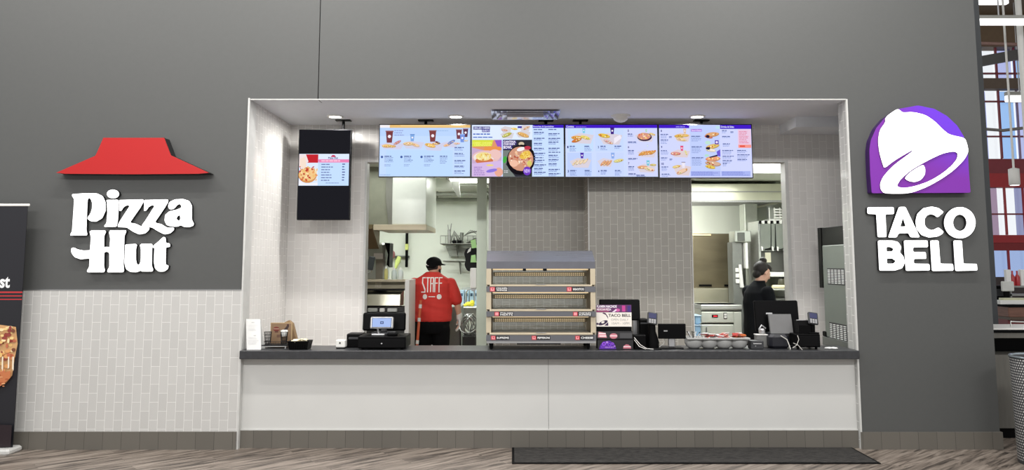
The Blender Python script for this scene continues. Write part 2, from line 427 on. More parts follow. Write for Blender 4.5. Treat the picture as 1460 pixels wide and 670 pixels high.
for k, (i, z) in enumerate(((0, 0), (.05, -.012), (.11, -.02))):
    a0, a1, b0, b1 = d0+i, d1-i, 7.53+i, 7.98-i
    mb.add([(a0,b0,ZS+z-.02),(a1,b0,ZS+z-.02),(a1,b1,ZS+z-.02),(a0,b1,ZS+z-.02),(a0+.045,b0+.045,ZS+z),(a1-.045,b0+.045,ZS+z),(a1-.045,b1-.045,ZS+z),(a0+.045,b1-.045,ZS+z)],
           [(0,1,5,4),(1,2,6,5),(2,3,7,6),(3,0,4,7)])
mb.build('louvre', g, t)
MB().box(d0+.16, d1-.16, 7.69, 7.82, ZS-.05, ZS-.004).build('centre_plate', g, t)
MB().box(d0, d1, 7.53, 7.98, ZS-.003, ZS+.004).build('backing', g, t)
p = at(885, 168, 7.86)
t = thing('smoke_detector', 'white domed detector on the recess ceiling above the third menu screen', 'smoke detector', (p.x, 7.86, ZS-.07))
MB().lathe([(.1,0),(.1,-.014),(.09,-.022),(.001,-.022)][::-1], (p.x, 7.86, ZS), 24).build('base', M_white, t)
MB().lathe([(.001,-.075),(.04,-.066),(.07,-.045),(.078,-.022)], (p.x, 7.86, ZS), 24).build('dome', M_white, t)
# ------------------------------------------------------------------ lights
w = bpy.data.worlds.new('World'); SC.world = w; w.use_nodes = True
wn = w.node_tree; bg = wn.nodes['Background']
tc = wn.nodes.new('ShaderNodeTexCoord'); sx = wn.nodes.new('ShaderNodeSeparateXYZ'); wn.links.new(tc.outputs['Generated'], sx.inputs[0])
cr = wn.nodes.new('ShaderNodeValToRGB'); wn.links.new(sx.outputs['Y'], cr.inputs[0])
cr.color_ramp.elements[0].position = 0; cr.color_ramp.elements[0].color = (.66, .66, .66, 1)
cr.color_ramp.elements[1].position = .75; cr.color_ramp.elements[1].color = (.92, .96, 1, 1)
wn.links.new(cr.outputs[0], bg.inputs['Color']); bg.inputs['Strength'].default_value = 1.0
def area(name, loc, size, size_y, power, col=(1,1,1), rot=(0,0,0), spread=180):
    l = bpy.data.lights.new(name, 'AREA'); l.shape = 'RECTANGLE'; l.size = size; l.size_y = size_y; l.energy = power; l.color = col; l.spread = math.radians(spread)
    o = bpy.data.objects.new(name, l); COL.objects.link(o); o.location = loc; o.rotation_euler = rot; return o
# unseen area lights: first row added behind the camera to brighten the recess
for x in (-3.6, .3, 4.2): area('unseen_hall_light', (x, -1.5, 5.6), 2.6, .3, 185, (1, .98, .96), (math.radians(62), 0, 0))
for (x, y) in ((-5.6, 4.6), (-2.0, 5.2), (2.6, 5.2)):  # overhead row for the hall's own tube lamps
    area('unseen_hall_light', (x, y, 5.8), 2.6, .16, 120, (1, .97, .93), (math.radians(14), 0, 0))
area('kitchen_lamp', (-1.6, 9.1, 2.8), 1.2, .3, 10, (.97, 1, .95))
area('kitchen_lamp', (-.8, 11.3, 2.8), 1.2, .6, 55, (.97, 1, .95))
area('kitchen_lamp', (-2.2, 11.3, 2.8), 1.2, .6, 40, (.97, 1, .95))
area('kitchen_lamp', (2.9, 9.9, 2.8), 1.2, .8, 70, (.97, 1, .96))
SC.view_settings.view_transform = 'Standard'; SC.view_settings.look = 'None'; SC.view_settings.gamma = 1; SC.view_settings.exposure = 0
SC.view_settings.use_curve_mapping = False
# ------------------------------------------------------------------ illuminated signs
M_ret = mat('sign_return_black', (26,26,28), .5)
def letter(lab, crop, outline, holes=(), Y=7.03, sm=9, extra=(), group=None):
    ox, oy, sc = crop
    W = lambda p: at(ox + p[0]/sc, oy + p[1]/sc, Y)
    def conv(pts, n): return [(W(p).x, W(p).z) for p in rnd(pts, n)]
    o2 = conv(outline, sm); hs = [conv(h, sm*.7) for h in holes]
    cx = sum(p[0] for p in o2)/len(o2); z0 = min(p[1] for p in o2)
    t = thing('sign_letter', lab, 'sign letter', (cx, YF, z0), group)
    fn = lambda u, v, w: (u, w, v)
    f, r = MB(), MB()
    for k, (oo, hh) in enumerate([(o2, hs)] + [(conv(e, 14), []) for e in extra]):
        f.prism(oo, fn, Y, Y+.012, hh, 0, 0); r.prism(oo, fn, Y+.012, YF, hh, 0, 0, front=False, back=False)
    f.build('letter_face', M_led, t); r.build('letter_return', M_ret, t)
    return t
PH = (90, 262, 4.855); G1 = 'white script sign letters on the left wall'
letter('white lit capital P starting the upper word of the left sign', PH, [(62,72),(140,66),(232,66),(270,85),(290,130),(290,185),(266,238),(225,262),(188,258),(167,240),(174,226),(190,205),(200,170),(201,130),(190,103),(176,95),(165,108),(161,180),(156,320),(163,350),(158,357),(50,357),(50,350),(62,325),(72,180),(76,105),(62,86)], group=G1)
letter('white lit lowercase i with an oval dot in the left sign', PH, [(298,112),(378,110),(378,200),(374,255),(366,297),(285,297),(285,290),(300,272),(306,200),(304,130)], extra=[[(300,70),(312,48),(342,38),(374,48),(386,72),(372,94),(342,102),(312,92)]], group=G1)
letter('white lit first letter z, beside the dotted i, in the left sign', PH, [(387,112),(553,108),(553,124),(530,165),(462,262),(464,270),(500,276),(545,298),(594,302),(590,320),(565,343),(525,350),(485,332),(440,302),(378,299),(380,282),(398,250),(462,152),(440,147),(415,160),(400,185),(388,188)], group=G1)
letter('white lit second letter z, beside the letter a, in the left sign', PH, [(560,112),(724,108),(724,124),(700,165),(634,262),(642,272),(675,278),(715,302),(765,304),(763,320),(738,343),(700,350),(660,330),(615,302),(545,294),(547,284),(572,250),(634,152),(612,147),(588,160),(572,185),(560,188)], group=G1)
letter('white lit lowercase a ending the upper word of the left sign', PH, [(727,150),(737,125),(775,108),(830,105),(870,118),(888,150),(888,250),(902,275),(898,290),(870,300),(835,298),(815,285),(790,296),(750,296),(716,285),(702,255),(706,215),(735,190),(790,178),(818,165),(818,150),(805,137),(788,145),(765,172),(740,178),(728,165)], [[(780,240),(790,222),(808,215),(812,240),(808,255),(790,253)]], group=G1)
letter('white lit capital H with a long left swash in the left sign', PH, [(183,328),(200,322),(285,322),(293,332),(280,360),(278,440),(300,436),(322,440),(326,380),(318,335),(325,322),(430,322),(433,332),(420,360),(413,560),(418,600),(412,612),(308,612),(305,602),(320,575),(320,478),(300,468),(280,475),(278,570),(285,600),(280,612),(168,612),(165,602),(180,575),(184,516),(120,522),(80,508),(58,480),(55,450),(68,440),(100,455),(140,462),(186,460),(192,370)], group=G1)
letter('white lit lowercase u in the lower word of the left sign', PH, [(430,420),(500,416),(508,425),(500,450),(500,530),(507,555),(518,563),(532,552),(538,520),(538,450),(532,425),(540,416),(612,416),(616,428),(612,450),(610,570),(620,595),(614,607),(545,607),(538,600),(505,612),(465,610),(435,590),(425,550),(428,450)], group=G1)
letter('white lit lowercase t ending the lower word of the left sign', PH, [(622,430),(665,395),(695,366),(706,375),(708,410),(735,412),(738,436),(708,440),(706,540),(708,562),(727,565),(722,590),(695,608),(660,607),(636,585),(628,540),(632,445),(622,442)], group=G1)
TB = (1225, 285, 6.09); G2 = 'white block sign letters on the right wall'
def L_(lab, o, h=()): letter(lab, TB, o, h, group=G2, sm=13)
L_('white lit block letter T above the B on the right wall', [(75,63),(300,62),(303,122),(228,124),(238,322),(165,323),(153,124),(76,120)])
L_('white lit block letter A on the right wall', [(350,60),(402,60),(528,324),(450,324),(432,287),(342,290),(325,326),(256,326)], [[(383,148),(410,230),(356,232)]])
L_('white lit block letter C on the right wall', [(735,105),(690,70),(630,57),(560,72),(510,120),(494,190),(506,255),(546,305),(610,326),(680,318),(716,300),(736,278),(690,238),(660,255),(625,263),(590,247),(568,215),(568,165),(590,133),(625,122),(660,132),(682,152)])
L_('white lit round block letter O on the right wall', circ(877,198,134,136,36), [circ(877,198,62,72,24)])
L_('white lit block letter B starting the lower word on the right wall', [(167,352),(290,352),(340,366),(367,410),(352,456),(384,488),(397,540),(376,592),(310,613),(180,614)], [[(237,408),(275,408),(304,425),(292,446),(238,448)],[(240,508),(290,508),(324,530),(302,553),(242,554)]])
L_('white lit block letter E on the right wall', [(393,352),(595,352),(598,410),(468,412),(468,452),(578,452),(583,511),(475,512),(475,553),(610,555),(615,611),(410,615)])
L_('white lit block letter L beside the letter E', [(622,352),(690,352),(705,553),(815,555),(820,614),(637,617)])
L_('white lit block letter L ending the lower word on the right wall', [(824,352),(892,352),(905,553),(1022,555),(1027,612),(840,617)])
# red roof sign
Y = 6.965
def shp(pts, ox, oy, sc, Y): return [((lambda q: (q.x, q.z))(at(ox+p[0]/sc, oy+p[1]/sc, Y))) for p in pts]
fn = lambda u, v, w: (u, w, v)
hat = shp([(112,372),(425,236),(440,208),(490,92),(976,92),(1030,232),(1335,372),(1250,380),(720,384),(180,380)], 60, 180, 5.615, Y)
t = thing('roof_sign', 'flat red roof-shaped sign above the white script letters', 'sign', (-3.4, YF, 2.55))
MB().prism(hat, fn, Y, Y+.01).build('sign_face', mat('red_acrylic', (176,27,27), .35, var=.01, emit=.0), t)
MB().prism(hat, fn, Y+.01, YF, front=False, back=False).build('sign_return', M_ret, t)
# bell sign
BC = (1225, 140, 4.469); Y = 6.99
pan = shp(rnd([(82,605),(72,480),(67,330),(75,270),(110,190),(165,125),(250,68),(375,46),(480,68),(560,113),(625,175),(668,245),(692,330),(698,450),(710,602)], 11), *BC, Y)
t = thing('bell_sign', 'purple arched sign with a tilted white bell above the block letters', 'sign', (at(1312,210,Y).x, YF, at(1312,276,Y).z))
def purple():
    m = mat('purple_acrylic', (138,58,190), .3, var=.02, emit=.3)
    nt = m.node_tree; N = nt.nodes; tc = N.new('ShaderNodeTexCoord'); sp = N.new('ShaderNodeSeparateXYZ'); nt.links.new(tc.outputs['Generated'], sp.inputs[0])
    ad = N.new('ShaderNodeMath'); ad.operation = 'MULTIPLY'; nt.links.new(sp.outputs[0], ad.inputs[0]); nt.links.new(sp.outputs[2], ad.inputs[1])
    cr = N.new('ShaderNodeValToRGB'); cr.color_ramp.elements[0].position = .15; cr.color_ramp.elements[1].position = .6
    cr.color_ramp.elements[0].color = lin((112,38,148)); cr.color_ramp.elements[1].color = lin((100,48,196))
    nt.links.new(ad.outputs[0], cr.inputs[0]); b = N['Principled BSDF']
    nt.links.new(cr.outputs[0], b.inputs['Base Color']); nt.links.new(cr.outputs[0], b.inputs['Emission Color'])
    return m
MB().prism(pan, fn, Y, Y+.01).build('sign_panel', purple(), t)
MB().prism(pan, fn, Y+.01, YF, front=False, back=False).build('sign_return', mat('purple_return', (52,14,84), .4), t)
bell = [(165,133),(178,112),(238,70),(256,72),(276,92),(340,87),(420,105),(480,145),(530,195),(565,226),(600,238),(675,253),(690,300),(697,340),(672,390),(600,462),(520,517),(430,567),(320,608),(160,608),(137,582),(133,545),(152,500),(215,430),(348,332),(338,330),(225,396),(160,448),(150,420),(130,350),(120,275),(130,205),(168,152)]
hole = [(238,562),(260,520),(330,458),(430,400),(530,352),(600,338),(628,348),(625,385),(590,430),(520,487),(440,532),(350,562),(280,573)]
clap = [(287,510),(330,466),(408,420),(421,448),(420,485),(395,520),(355,535),(315,528)]
B2 = shp(chaikin(bell, 2), *BC, Y-.014); H2 = shp(chaikin(hole, 2), *BC, Y-.014); C2 = shp(chaikin(clap, 2), *BC, Y-.014)
M_edge = mat('sign_edge_grey', (120,110,125), .5)
MB().prism(B2, fn, Y-.014, Y-.001, [H2], 0, 1).build('bell', [M_led, M_edge], t)
MB().prism(C2, fn, Y-.014, Y-.001, (), 0, 1).build('clapper', [M_led, M_edge], t)
# ------------------------------------------------------------------ hanging menu screens
YS = 8.05
def screen_root(lab, px0, px1, py0, py1, group):
    x0, x1, z0, z1 = span(px0, px1, py0, py1, YS)
    t = thing('menu_screen', lab, 'menu screen', ((x0+x1)/2, YS, z0), group)
    b = .008
    MB().box(x0, x1, YS+.004, YS+.05, z0, z1).box(x0, x0+b, YS-.004, YS+.004, z0, z1).box(x1-b, x1, YS-.004, YS+.004, z0, z1).box(x0+b, x1-b, YS-.004, YS+.004, z0, z0+b).box(x0+b, x1-b, YS-.004, YS+.004, z1-b, z1).build('bezel', mat('screen_bezel', (14,14,20), .35), t)
    xc = (x0+x1)/2
    return t, x0+b, x1-b, z0+b, z1-b, xc
def mount(t, xc, z1, dx=.0):
    MB().tube([(xc+dx, YS+.07, z1-.1), (xc+dx, YS+.07, ZS)], .016).box(xc+dx-.08, xc+dx+.08, YS+.03, YS+.11, ZS-.012, ZS).box(xc+dx-.1, xc+dx+.1, YS+.05, YS+.062, z1-.2, z1+.012).build('mount', M_black, t)
def canvas(t, x0, x1, z0, z1, u0, u1, v0, v1):
    f = lambda u, v, w: (x0+(x1-x0)*(u-u0)/(u1-u0), YS+.003+w, z1-(z1-z0)*(v-v0)/(v1-v0))
    return Canvas(f)
INK = (70,90,150)
def cup(c, x, y, h, a, b):
    w = h*.32; c.poly([(x-w,y),(x+w,y),(x+w*.72,y+h),(x-w*.72,y+h)], a); c.rect(x-w*1.12, y-h*.06, x+w*1.12, y+h*.03, b); c.ell(x, y+h*.45, w*.45, w*.45, (240,235,245))
def wrap(c, x, y, w, a, rot=0, seed=0):
    r = random.Random(seed+int(x*3+y))
    c.ell(x, y, w*.5, w*.17, tuple(int(v*.82) for v in a), rot); c.ell(x, y-w*.03, w*.46, w*.13, a, rot)
    for k in range(7):
        q = r.uniform(-.38, .38)*w; c.ell(x+q*math.cos(rot), y+q*math.sin(rot)+r.uniform(-.05,.06)*w, w*.06, w*.04, r.choice([(205,140,70),(190,80,50),(245,225,150),(150,170,80),(250,240,215)]), r.uniform(0,3), 8)
def tray(c, x, y, w, h, rgb=(222,216,226)): c.poly([(x-w*.5,y-h*.2),(x-w*.1,y-h*.55),(x+w*.55,y-h*.35),(x+w*.4,y+h*.5),(x-w*.3,y+h*.45)], rgb)
def block(c, x, y, w, n, seed, dy=11, h=5, head=True):
    if head: c.lines(x, y, w, 1, dy, h*1.3, (92,106,160), seed)
    c.lines(x, y+(dy if head else 0), w*.9, n, dy, h*.75, (136,154,206), seed+1)
GS = 'hanging menu screens'
# 1: breakfast-like page, coordinates of a 1117 x 670 enlargement
LB = (196,219,255)
t, a, b_, z0, z1, xc = screen_root('blue menu screen with an orange top stripe and brown cups, leftmost of the row', 540, 671.3, 177, 252.5, GS)
mount(t, xc, z1, .0)
c = canvas(t, a, b_, z0, z1, 80, 1045, 62, 605)
c.rect(80,62,1045,605,LB).rect(80,62,1045,92,(232,190,120)).rect(80,62,185,96,(240,236,240)).rect(300,64,1000,76,(244,212,150))
c.rect(80,92,1045,180,(186,212,252)).rect(150,330,860,605,(190,218,255))
for x, y, w, h in ((205,285,250,70),(430,275,230,80),(650,290,210,90),(820,270,180,60)): tray(c, x, y, w, h, (208,208,232))
cup(c,183,130,120,(120,62,66),(150,90,85)); cup(c,645,125,115,(128,66,66),(150,100,95)); cup(c,925,115,95,(120,68,78),(150,105,110)); cup(c,996,105,85,(95,60,84),(150,110,130)); cup(c,428,165,70,(130,170,225),(60,110,190)); cup(c,962,165,80,(120,150,225),(150,180,240))
wrap(c,160,285,110,(238,198,130)); wrap(c,215,290,80,(228,180,110)); wrap(c,390,262,120,(236,205,160)); wrap(c,460,275,100,(238,205,170),.3); wrap(c,620,280,120,(244,196,110),.25); wrap(c,680,262,80,(222,170,120)); wrap(c,800,275,80,(240,190,150),-.3); wrap(c,845,245,90,(120,140,205),-.5); wrap(c,905,260,70,(235,200,190)); wrap(c,1000,230,50,(225,210,190)); wrap(c,270,250,90,(205,150,160),-.5); wrap(c,700,250,60,(110,60,70),.4)
c.lines(235,120,130,3,24,6,(130,130,190),3); c.lines(690,122,140,1,20,5,(140,175,215),5)
for i,x in enumerate((105,313,527)): c.ell(x+3,402,13,13,(70,95,160)); block(c, x+30, 390, 105, 4, i*7+1, 15, 8); c.lines(x+75,432,60,1,12,7,(110,130,185),i+60); block(c, x+30, 480, 85, 2, i*7+4, 14, 7, False)
block(c, 725, 390, 100, 5, 41, 15, 8)
for i,y in enumerate((298,362,436,495,545)): block(c, 880, y, 120, 2 if i!=3 else 1, 50+i, 15, 8)
c.lines(95,588,130,1,10,5,(130,160,210),9)
c.build('display', M_screen, t)
# 2
t, a, b_, z0, z1, xc = screen_root('menu screen with a food bowl poster and a yellow poster, second from left', 671.7, 804.8, 177, 252.8, GS)
mount(t, xc, z1, .3)
c = canvas(t, a, b_, z0, z1, 58, 1035, 58, 608)
c.rect(58,58,1035,608,(200,222,255)).rect(60,60,702,212,(222,234,255)).rect(706,58,1035,90,(62,30,190))
c.text('Favorites & Specialties', 712,66,930,86,(225,225,255),.02)
c.rect(72,75,250,108,(60,52,130)).rect(165,105,248,135,(70,60,150)).text('GRILLED CHEESE',78,80,244,102,(225,230,255),.02).text('BURRITO',172,109,242,130,(225,230,255),.02)
c.lines(70,150,245,1,20,12,(60,100,190),4); c.lines(70,185,245,1,20,10,(60,100,190),5)
for x,y,w,q in ((420,110,110,-.5),(620,95,110,-.5),(600,160,150,.3),(430,170,140,-.4)): tray(c,x,y,w,70,(214,208,214))
wrap(c,430,165,110,(190,190,90),-.4); wrap(c,510,100,70,(240,205,80),.1); wrap(c,605,165,130,(226,178,110),.35); wrap(c,405,115,70,(225,180,165),.1); wrap(c,640,90,80,(225,195,170),-.5); c.rect(545,72,590,92,(60,50,160))
# yellow poster
c.rect(60,218,375,608,(200,170,205)).poly([(60,218),(375,218),(375,330),(230,340),(60,300)],(222,150,110)).poly([(60,218),(290,218),(280,240),(270,285),(60,290)],(214,222,70)).poly([(300,222),(375,218),(375,300),(330,290)],(150,90,200)).rect(190,290,360,330,(232,150,80))
c.text('CHEESY CHICKEN', 70,240,270,262,(240,244,120),.03).text('CRISPANADA', 80,264,260,284,(240,244,120),.03)
c.ell(210,400,150,70,(228,190,190)).ell(185,405,110,55,(240,226,226)).ell(190,440,95,40,(205,120,80)).ell(185,395,85,45,(240,220,150)).ell(310,370,65,50,(235,195,190),.3)
r = random.Random(5)
for k in range(26): c.ell(185+r.uniform(-75,75),398+r.uniform(-32,32),r.uniform(6,14),r.uniform(5,9),r.choice([(246,240,170),(232,196,90),(240,226,190),(214,150,80)]),r.uniform(0,3),8)
c.poly([(60,470),(375,440),(375,608),(60,608)],(212,184,228)).ell(345,560,45,48,(232,170,150)).ell(270,545,60,18,(140,120,220),-.2).ell(250,488,40,10,(236,214,130)).lines(80,505,120,5,20,8,(150,120,190),8)
# bowl poster
c.rect(388,218,698,608,(50,50,58)).poly([(388,330),(480,330),(420,480),(520,608),(388,608)],(120,128,124)).ell(585,262,30,22,(205,190,165)).poly([(388,224),(520,224),(532,235),(530,270),(490,280),(488,322),(388,322)],(58,44,120))
c.text('CANTINA',394,228,525,250,(245,240,255),.035).text('CHICKEN',394,253,515,274,(245,240,255),.035).text('BOWL',394,281,484,314,(245,240,255),.035)
c.ell(580,430,150,165,(24,20,26),.5).ell(578,420,136,128,(206,150,125),.5)
for k in range(75):
    an = r.uniform(0,6.28); q = r.uniform(.1,.9); c.ell(575+128*q*math.cos(an),418+105*q*math.sin(an),r.uniform(8,18),r.uniform(6,13),r.choice([(238,205,180),(214,140,110),(246,226,205),(180,90,70),(206,170,150),(240,190,150)]),r.uniform(0,3),8)
c.ell(625,380,62,38,(232,190,80),-.5)
for k in range(22): c.ell(622+r.uniform(-50,50),382+r.uniform(-34,34),9,6,r.choice([(244,216,120),(214,160,50),(236,200,90)]),r.uniform(0,3),8)
c.ell(580,318,46,20,(244,240,242),-.3).ell(650,305,36,20,(190,60,80)).ell(670,470,26,30,(214,200,110)).ell(408,430,20,38,(70,170,70),.2).ell(505,470,45,36,(240,190,165)).ell(645,550,42,46,(110,60,190)).text('NEW',615,530,676,570,(214,190,250),.03).lines(400,545,60,2,16,7,(214,214,220),4)
for i,(x,y) in enumerate(((715,105),(718,135),(718,198),(718,252),(718,305),(720,358),(718,405),(720,432),(720,480),(718,520),(718,560),(872,105),(872,150),(872,200),(872,240),(872,305),(872,348),(872,380),(872,425),(872,470),(872,530),(872,575))):
    block(c, x, y, 128, 2 if y not in (105,405,348) else 0, i*3+80, 12, 8)
c.build('display', M_screen, t)
# 3
def numb(c, x, y, n): c.text(n, x, y, x+13, y+24, (40,45,110), .03)
t, a, b_, z0, z1, xc = screen_root('menu screen with a violet top bar and seven numbered meals, third from left', 805.2, 938.6, 177, 253, GS)
mount(t, xc, z1, -.32)
c = canvas(t, a, b_, z0, z1, 42, 1022, 60, 608)
c.rect(42,60,1022,608,(204,218,255)).rect(42,60,1022,93,(66,28,196)).text('Combos',52,66,134,86,(235,235,255),.02).lines(155,78,150,1,10,5,(170,150,240),3)
c.rect(70,100,340,340,(196,220,255)).rect(360,100,660,340,(198,216,255)).rect(60,355,320,600,(190,208,250)).rect(370,355,660,600,(200,214,255)).rect(700,100,1020,600,(208,214,252))
for x,y,w,h in ((215,205,240,110),(520,210,240,120),(195,465,220,100),(460,460,160,90),(885,190,200,100),(905,365,200,80),(895,520,200,90)): tray(c,x,y,w,h,(216,208,220))
wrap(c,165,195,120,(226,170,80)); wrap(c,255,195,110,(238,220,120),.3); wrap(c,160,225,110,(210,120,60),-.3); wrap(c,455,175,130,(232,196,80),.2); wrap(c,500,240,110,(220,190,190),.4); c.poly([(560,200),(625,165),(640,200),(560,262)],(238,232,244))
for k in range(4): wrap(c,140+k*38,462-k*6,80,(236,214,190),-.8)
for k in range(3): wrap(c,440+k*32,465,80,(222,160,120),-.8); 
wrap(c,605,440,110,(222,214,150),-.2); c.ell(885,190,78,44,(60,44,70)).ell(880,182,70,36,(214,150,130))
for k in range(18): c.ell(880+r.uniform(-55,55),182+r.uniform(-24,24),10,7,r.choice([(244,220,200),(220,120,90),(240,200,120)]),r.uniform(0,3),8)
wrap(c,968,160,70,(226,200,130),.3)
for k in range(5): wrap(c,850+k*30,365-k*3,80,(222,150,80),-.6)
wrap(c,860,510,110,(230,170,130)); wrap(c,930,530,120,(240,214,190),.2); wrap(c,970,485,70,(214,196,120))
cup(c,238,100,48,(120,200,225),(150,215,235)); cup(c,541,95,66,(70,40,130),(40,20,90)); cup(c,216,360,56,(84,50,170),(60,30,140)); cup(c,543,358,60,(140,170,230),(170,195,240)); cup(c,903,110,26,(150,210,150),(170,220,170)); cup(c,915,270,30,(200,215,235),(190,205,235)); cup(c,916,440,52,(120,195,215),(130,205,225))
for n,x,y in (('1',60,285),('2',385,285),('3',62,540),('4',385,540),('5',705,112),('6',705,285),('7',705,458)):
    numb(c,x,y,n)
for i,(x,y,n) in enumerate(((85,283,4),(242,283,4),(412,283,3),(562,283,2),(88,540,4),(242,540,4),(412,540,3),(562,540,4),(705,155,2),(705,240,1),(705,330,3),(705,415,1),(705,500,3),(705,575,1),(790,590,1))): block(c,x,y,85 if x<705 else 70+40*(n==1),n,200+i*3,13,8)
c.build('display', M_screen, t)
# 4
t, a, b_, z0, z1, xc = screen_root('menu screen with a split violet bar and burritos column, rightmost of the row', 939, 1073, 177, 254, GS)
mount(t, xc, z1, -.02)
c = canvas(t, a, b_, z0, z1, 72, 1060, 62, 612)
c.rect(72,62,1060,612,(208,214,255)).rect(72,62,398,96,(66,28,196)).rect(728,62,1060,104,(66,28,196)).lines(255,76,130,1,10,10,(150,140,240),3).text('Drinks & Sides',738,72,878,92,(235,235,255),.02)
c.rect(402,66,722,545,(192,206,252)).rect(415,105,532,132,(170,120,220)).text('burritos',424,108,526,128,(236,220,250),.02).rect(402,546,720,600,(170,182,240)).rect(728,546,1040,600,(170,182,240)).lines(410,552,300,4,11,6,(130,140,215),7).lines(735,552,300,4,11,6,(130,140,215),8)
for x,y,w,h in ((315,195,170,90),(290,365,200,80),(310,540,180,110)): tray(c,x,y,w,h,(222,206,210))
wrap(c,290,180,110,(226,180,90)); wrap(c,345,175,90,(232,190,100)); wrap(c,310,215,110,(236,210,170),.2); wrap(c,245,365,110,(222,150,140)); wrap(c,355,355,60,(240,230,170),1.2); wrap(c,250,500,90,(226,196,120),-.2); wrap(c,310,550,130,(236,200,170),-.4)
cup(c,312,285,50,(226,90,130),(200,50,100)); cup(c,325,455,60,(230,225,240),(50,34,90)); cup(c,347,105,50,(222,190,160),(226,200,180))
for k,(x,y,w,q) in enumerate(((640,165,150,-.1),(600,190,90,.2),(640,290,150,-.2),(620,330,110,.1),(640,420,160,-.05),(640,470,170,.12),(610,505,110,.2))):
    wrap(c,x,y,w,[(222,170,120),(200,120,110),(226,190,110),(236,224,210),(236,160,120),(214,176,150),(232,200,90)][k],q)
c.ell(590,185,20,16,(40,30,60)).ell(590,310,24,14,(40,30,60)).poly([(600,400),(690,375),(690,392),(605,410)],(40,34,60)).rect(665,225,705,268,(90,60,170)).ell(685,246,12,12,(235,225,250)).poly([(680,345),(720,320),(720,395),(690,390)],(110,90,210)).ell(590,250,30,20,(190,226,210)).ell(575,385,24,14,(180,222,205)).ell(700,90,24,18,(190,222,235))
c.rect(912,110,1052,305,(232,200,226)).rect(915,272,1052,305,(244,150,140)).lines(925,130,110,8,17,7,(222,120,150),9).rect(930,280,985,296,(226,80,70))
for n,x,y in (('8',88,115),('9',88,285),('10',88,460)): c.text(n,x,y,x+(13 if len(n)<2 else 26),y+24,(40,45,110),.03)
for i,(x,y,n,w) in enumerate(((85,160,3,95),(175,185,1,45),(85,218,3,100),(85,330,3,95),(85,405,2,80),(175,420,1,40),(88,500,3,80),(88,575,2,110),(412,180,4,120),(412,290,5,115),(412,405,6,125),(740,120,2,60),(830,135,1,50),(740,183,1,120),(745,260,2,110),(738,330,3,125),(738,390,2,125),(738,435,2,110),(738,465,2,60),(895,330,2,130),(895,375,3,135),(895,425,1,110))): block(c,x,y,w,n,300+i*3,13,7)
c.build('display', M_screen, t)
# portrait screen on the left
x0, x1, z0, z1 = span(424.5, 499.5, 184.5, 313.5, YS)
t = thing('menu_screen', 'tall black portrait screen with a lit pizza menu across its middle', 'menu screen', ((x0+x1)/2, YS, z0))
MB().bbox(x0, x1, YS+.004, YS+.055, z0, z1, .004).build('bezel', mat('portrait_bezel', (16,16,20), .5, spec=.2), t)
mount(t, x0+(x1-x0)*.82, z1)
c = canvas(t, x0+.008, x1-.008, z0+.008, z1-.008, 66, 540, -112, 626)
c.rect(66,-112,540,626,(30,30,35))
c.rect(68,86,532,350,(222,234,255)).rect(245,130,532,350,(196,222,255)).rect(68,90,245,160,(196,40,50)).poly([(68,90),(130,90),(155,150),(100,200),(68,190)],(240,225,225)).ell(150,262,86,66,(214,150,90))
c.poly([(68,300),(130,335),(245,325),(245,345),(68,345)],(240,240,250)).ell(150,258,80,52,(240,200,140))
for k in range(46): c.ell(150+r.uniform(-72,88),248+r.uniform(-60,55),r.uniform(8,16),r.uniform(5,10),r.choice([(236,190,120),(206,90,60),(246,220,170),(190,60,50),(232,160,100)]),r.uniform(0,3),8)
c.poly([(75,130),(120,110),(140,190),(110,215),(80,190)],(244,222,205))
c.poly([(360,112),(368,104),(376,96),(396,96),(404,104),(412,112)],(200,50,90)).text('Pizza Hut',338,112,430,128,(70,60,120),.03)
c.rect(250,132,532,158,(236,130,180)).poly([(240,136),(256,132),(256,158)],(236,130,180)).lines(275,140,240,1,10,9,(250,210,230),3)
for k in range(7): c.lines(276,170+k*22,110,1,10,8,(110,125,175),k+1); c.lines(470,168+k*22,28,1,10,8,(70,80,140),k+20)
c.lines(320,326,140,1,8,5,(120,140,190),5)
c.build('display', M_screen, t)
# ------------------------------------------------------------------ glass
def glass_mat(name, tint, gl=.06, rough=.03):
    m = bpy.data.materials.new(name); m.use_nodes = True; nt = m.node_tree; N = nt.nodes
    N.remove(N['Principled BSDF']); out = N['Material Output']
    tr = N.new('ShaderNodeBsdfTransparent'); tr.inputs[0].default_value = tuple(tint)+(1,)
    g = N.new('ShaderNodeBsdfGlossy'); g.inputs['Roughness'].default_value = rough
    mx = N.new('ShaderNodeMixShader'); mx.inputs[0].default_value = gl
    nt.links.new(tr.outputs[0], mx.inputs[1]); nt.links.new(g.outputs[0], mx.inputs[2]); nt.links.new(mx.outputs[0], out.inputs[0])
    return m
M_glass = glass_mat('clear_glass', (.93,.95,.92), .10)
M_cream = mat('cream_enamel', (188,176,152), .4, var=.04)
M_mesh = mat('black_wire_mesh', (30,30,32), .5, metal=.5)
M_red = mat('red_ink', (190,60,66), .5)
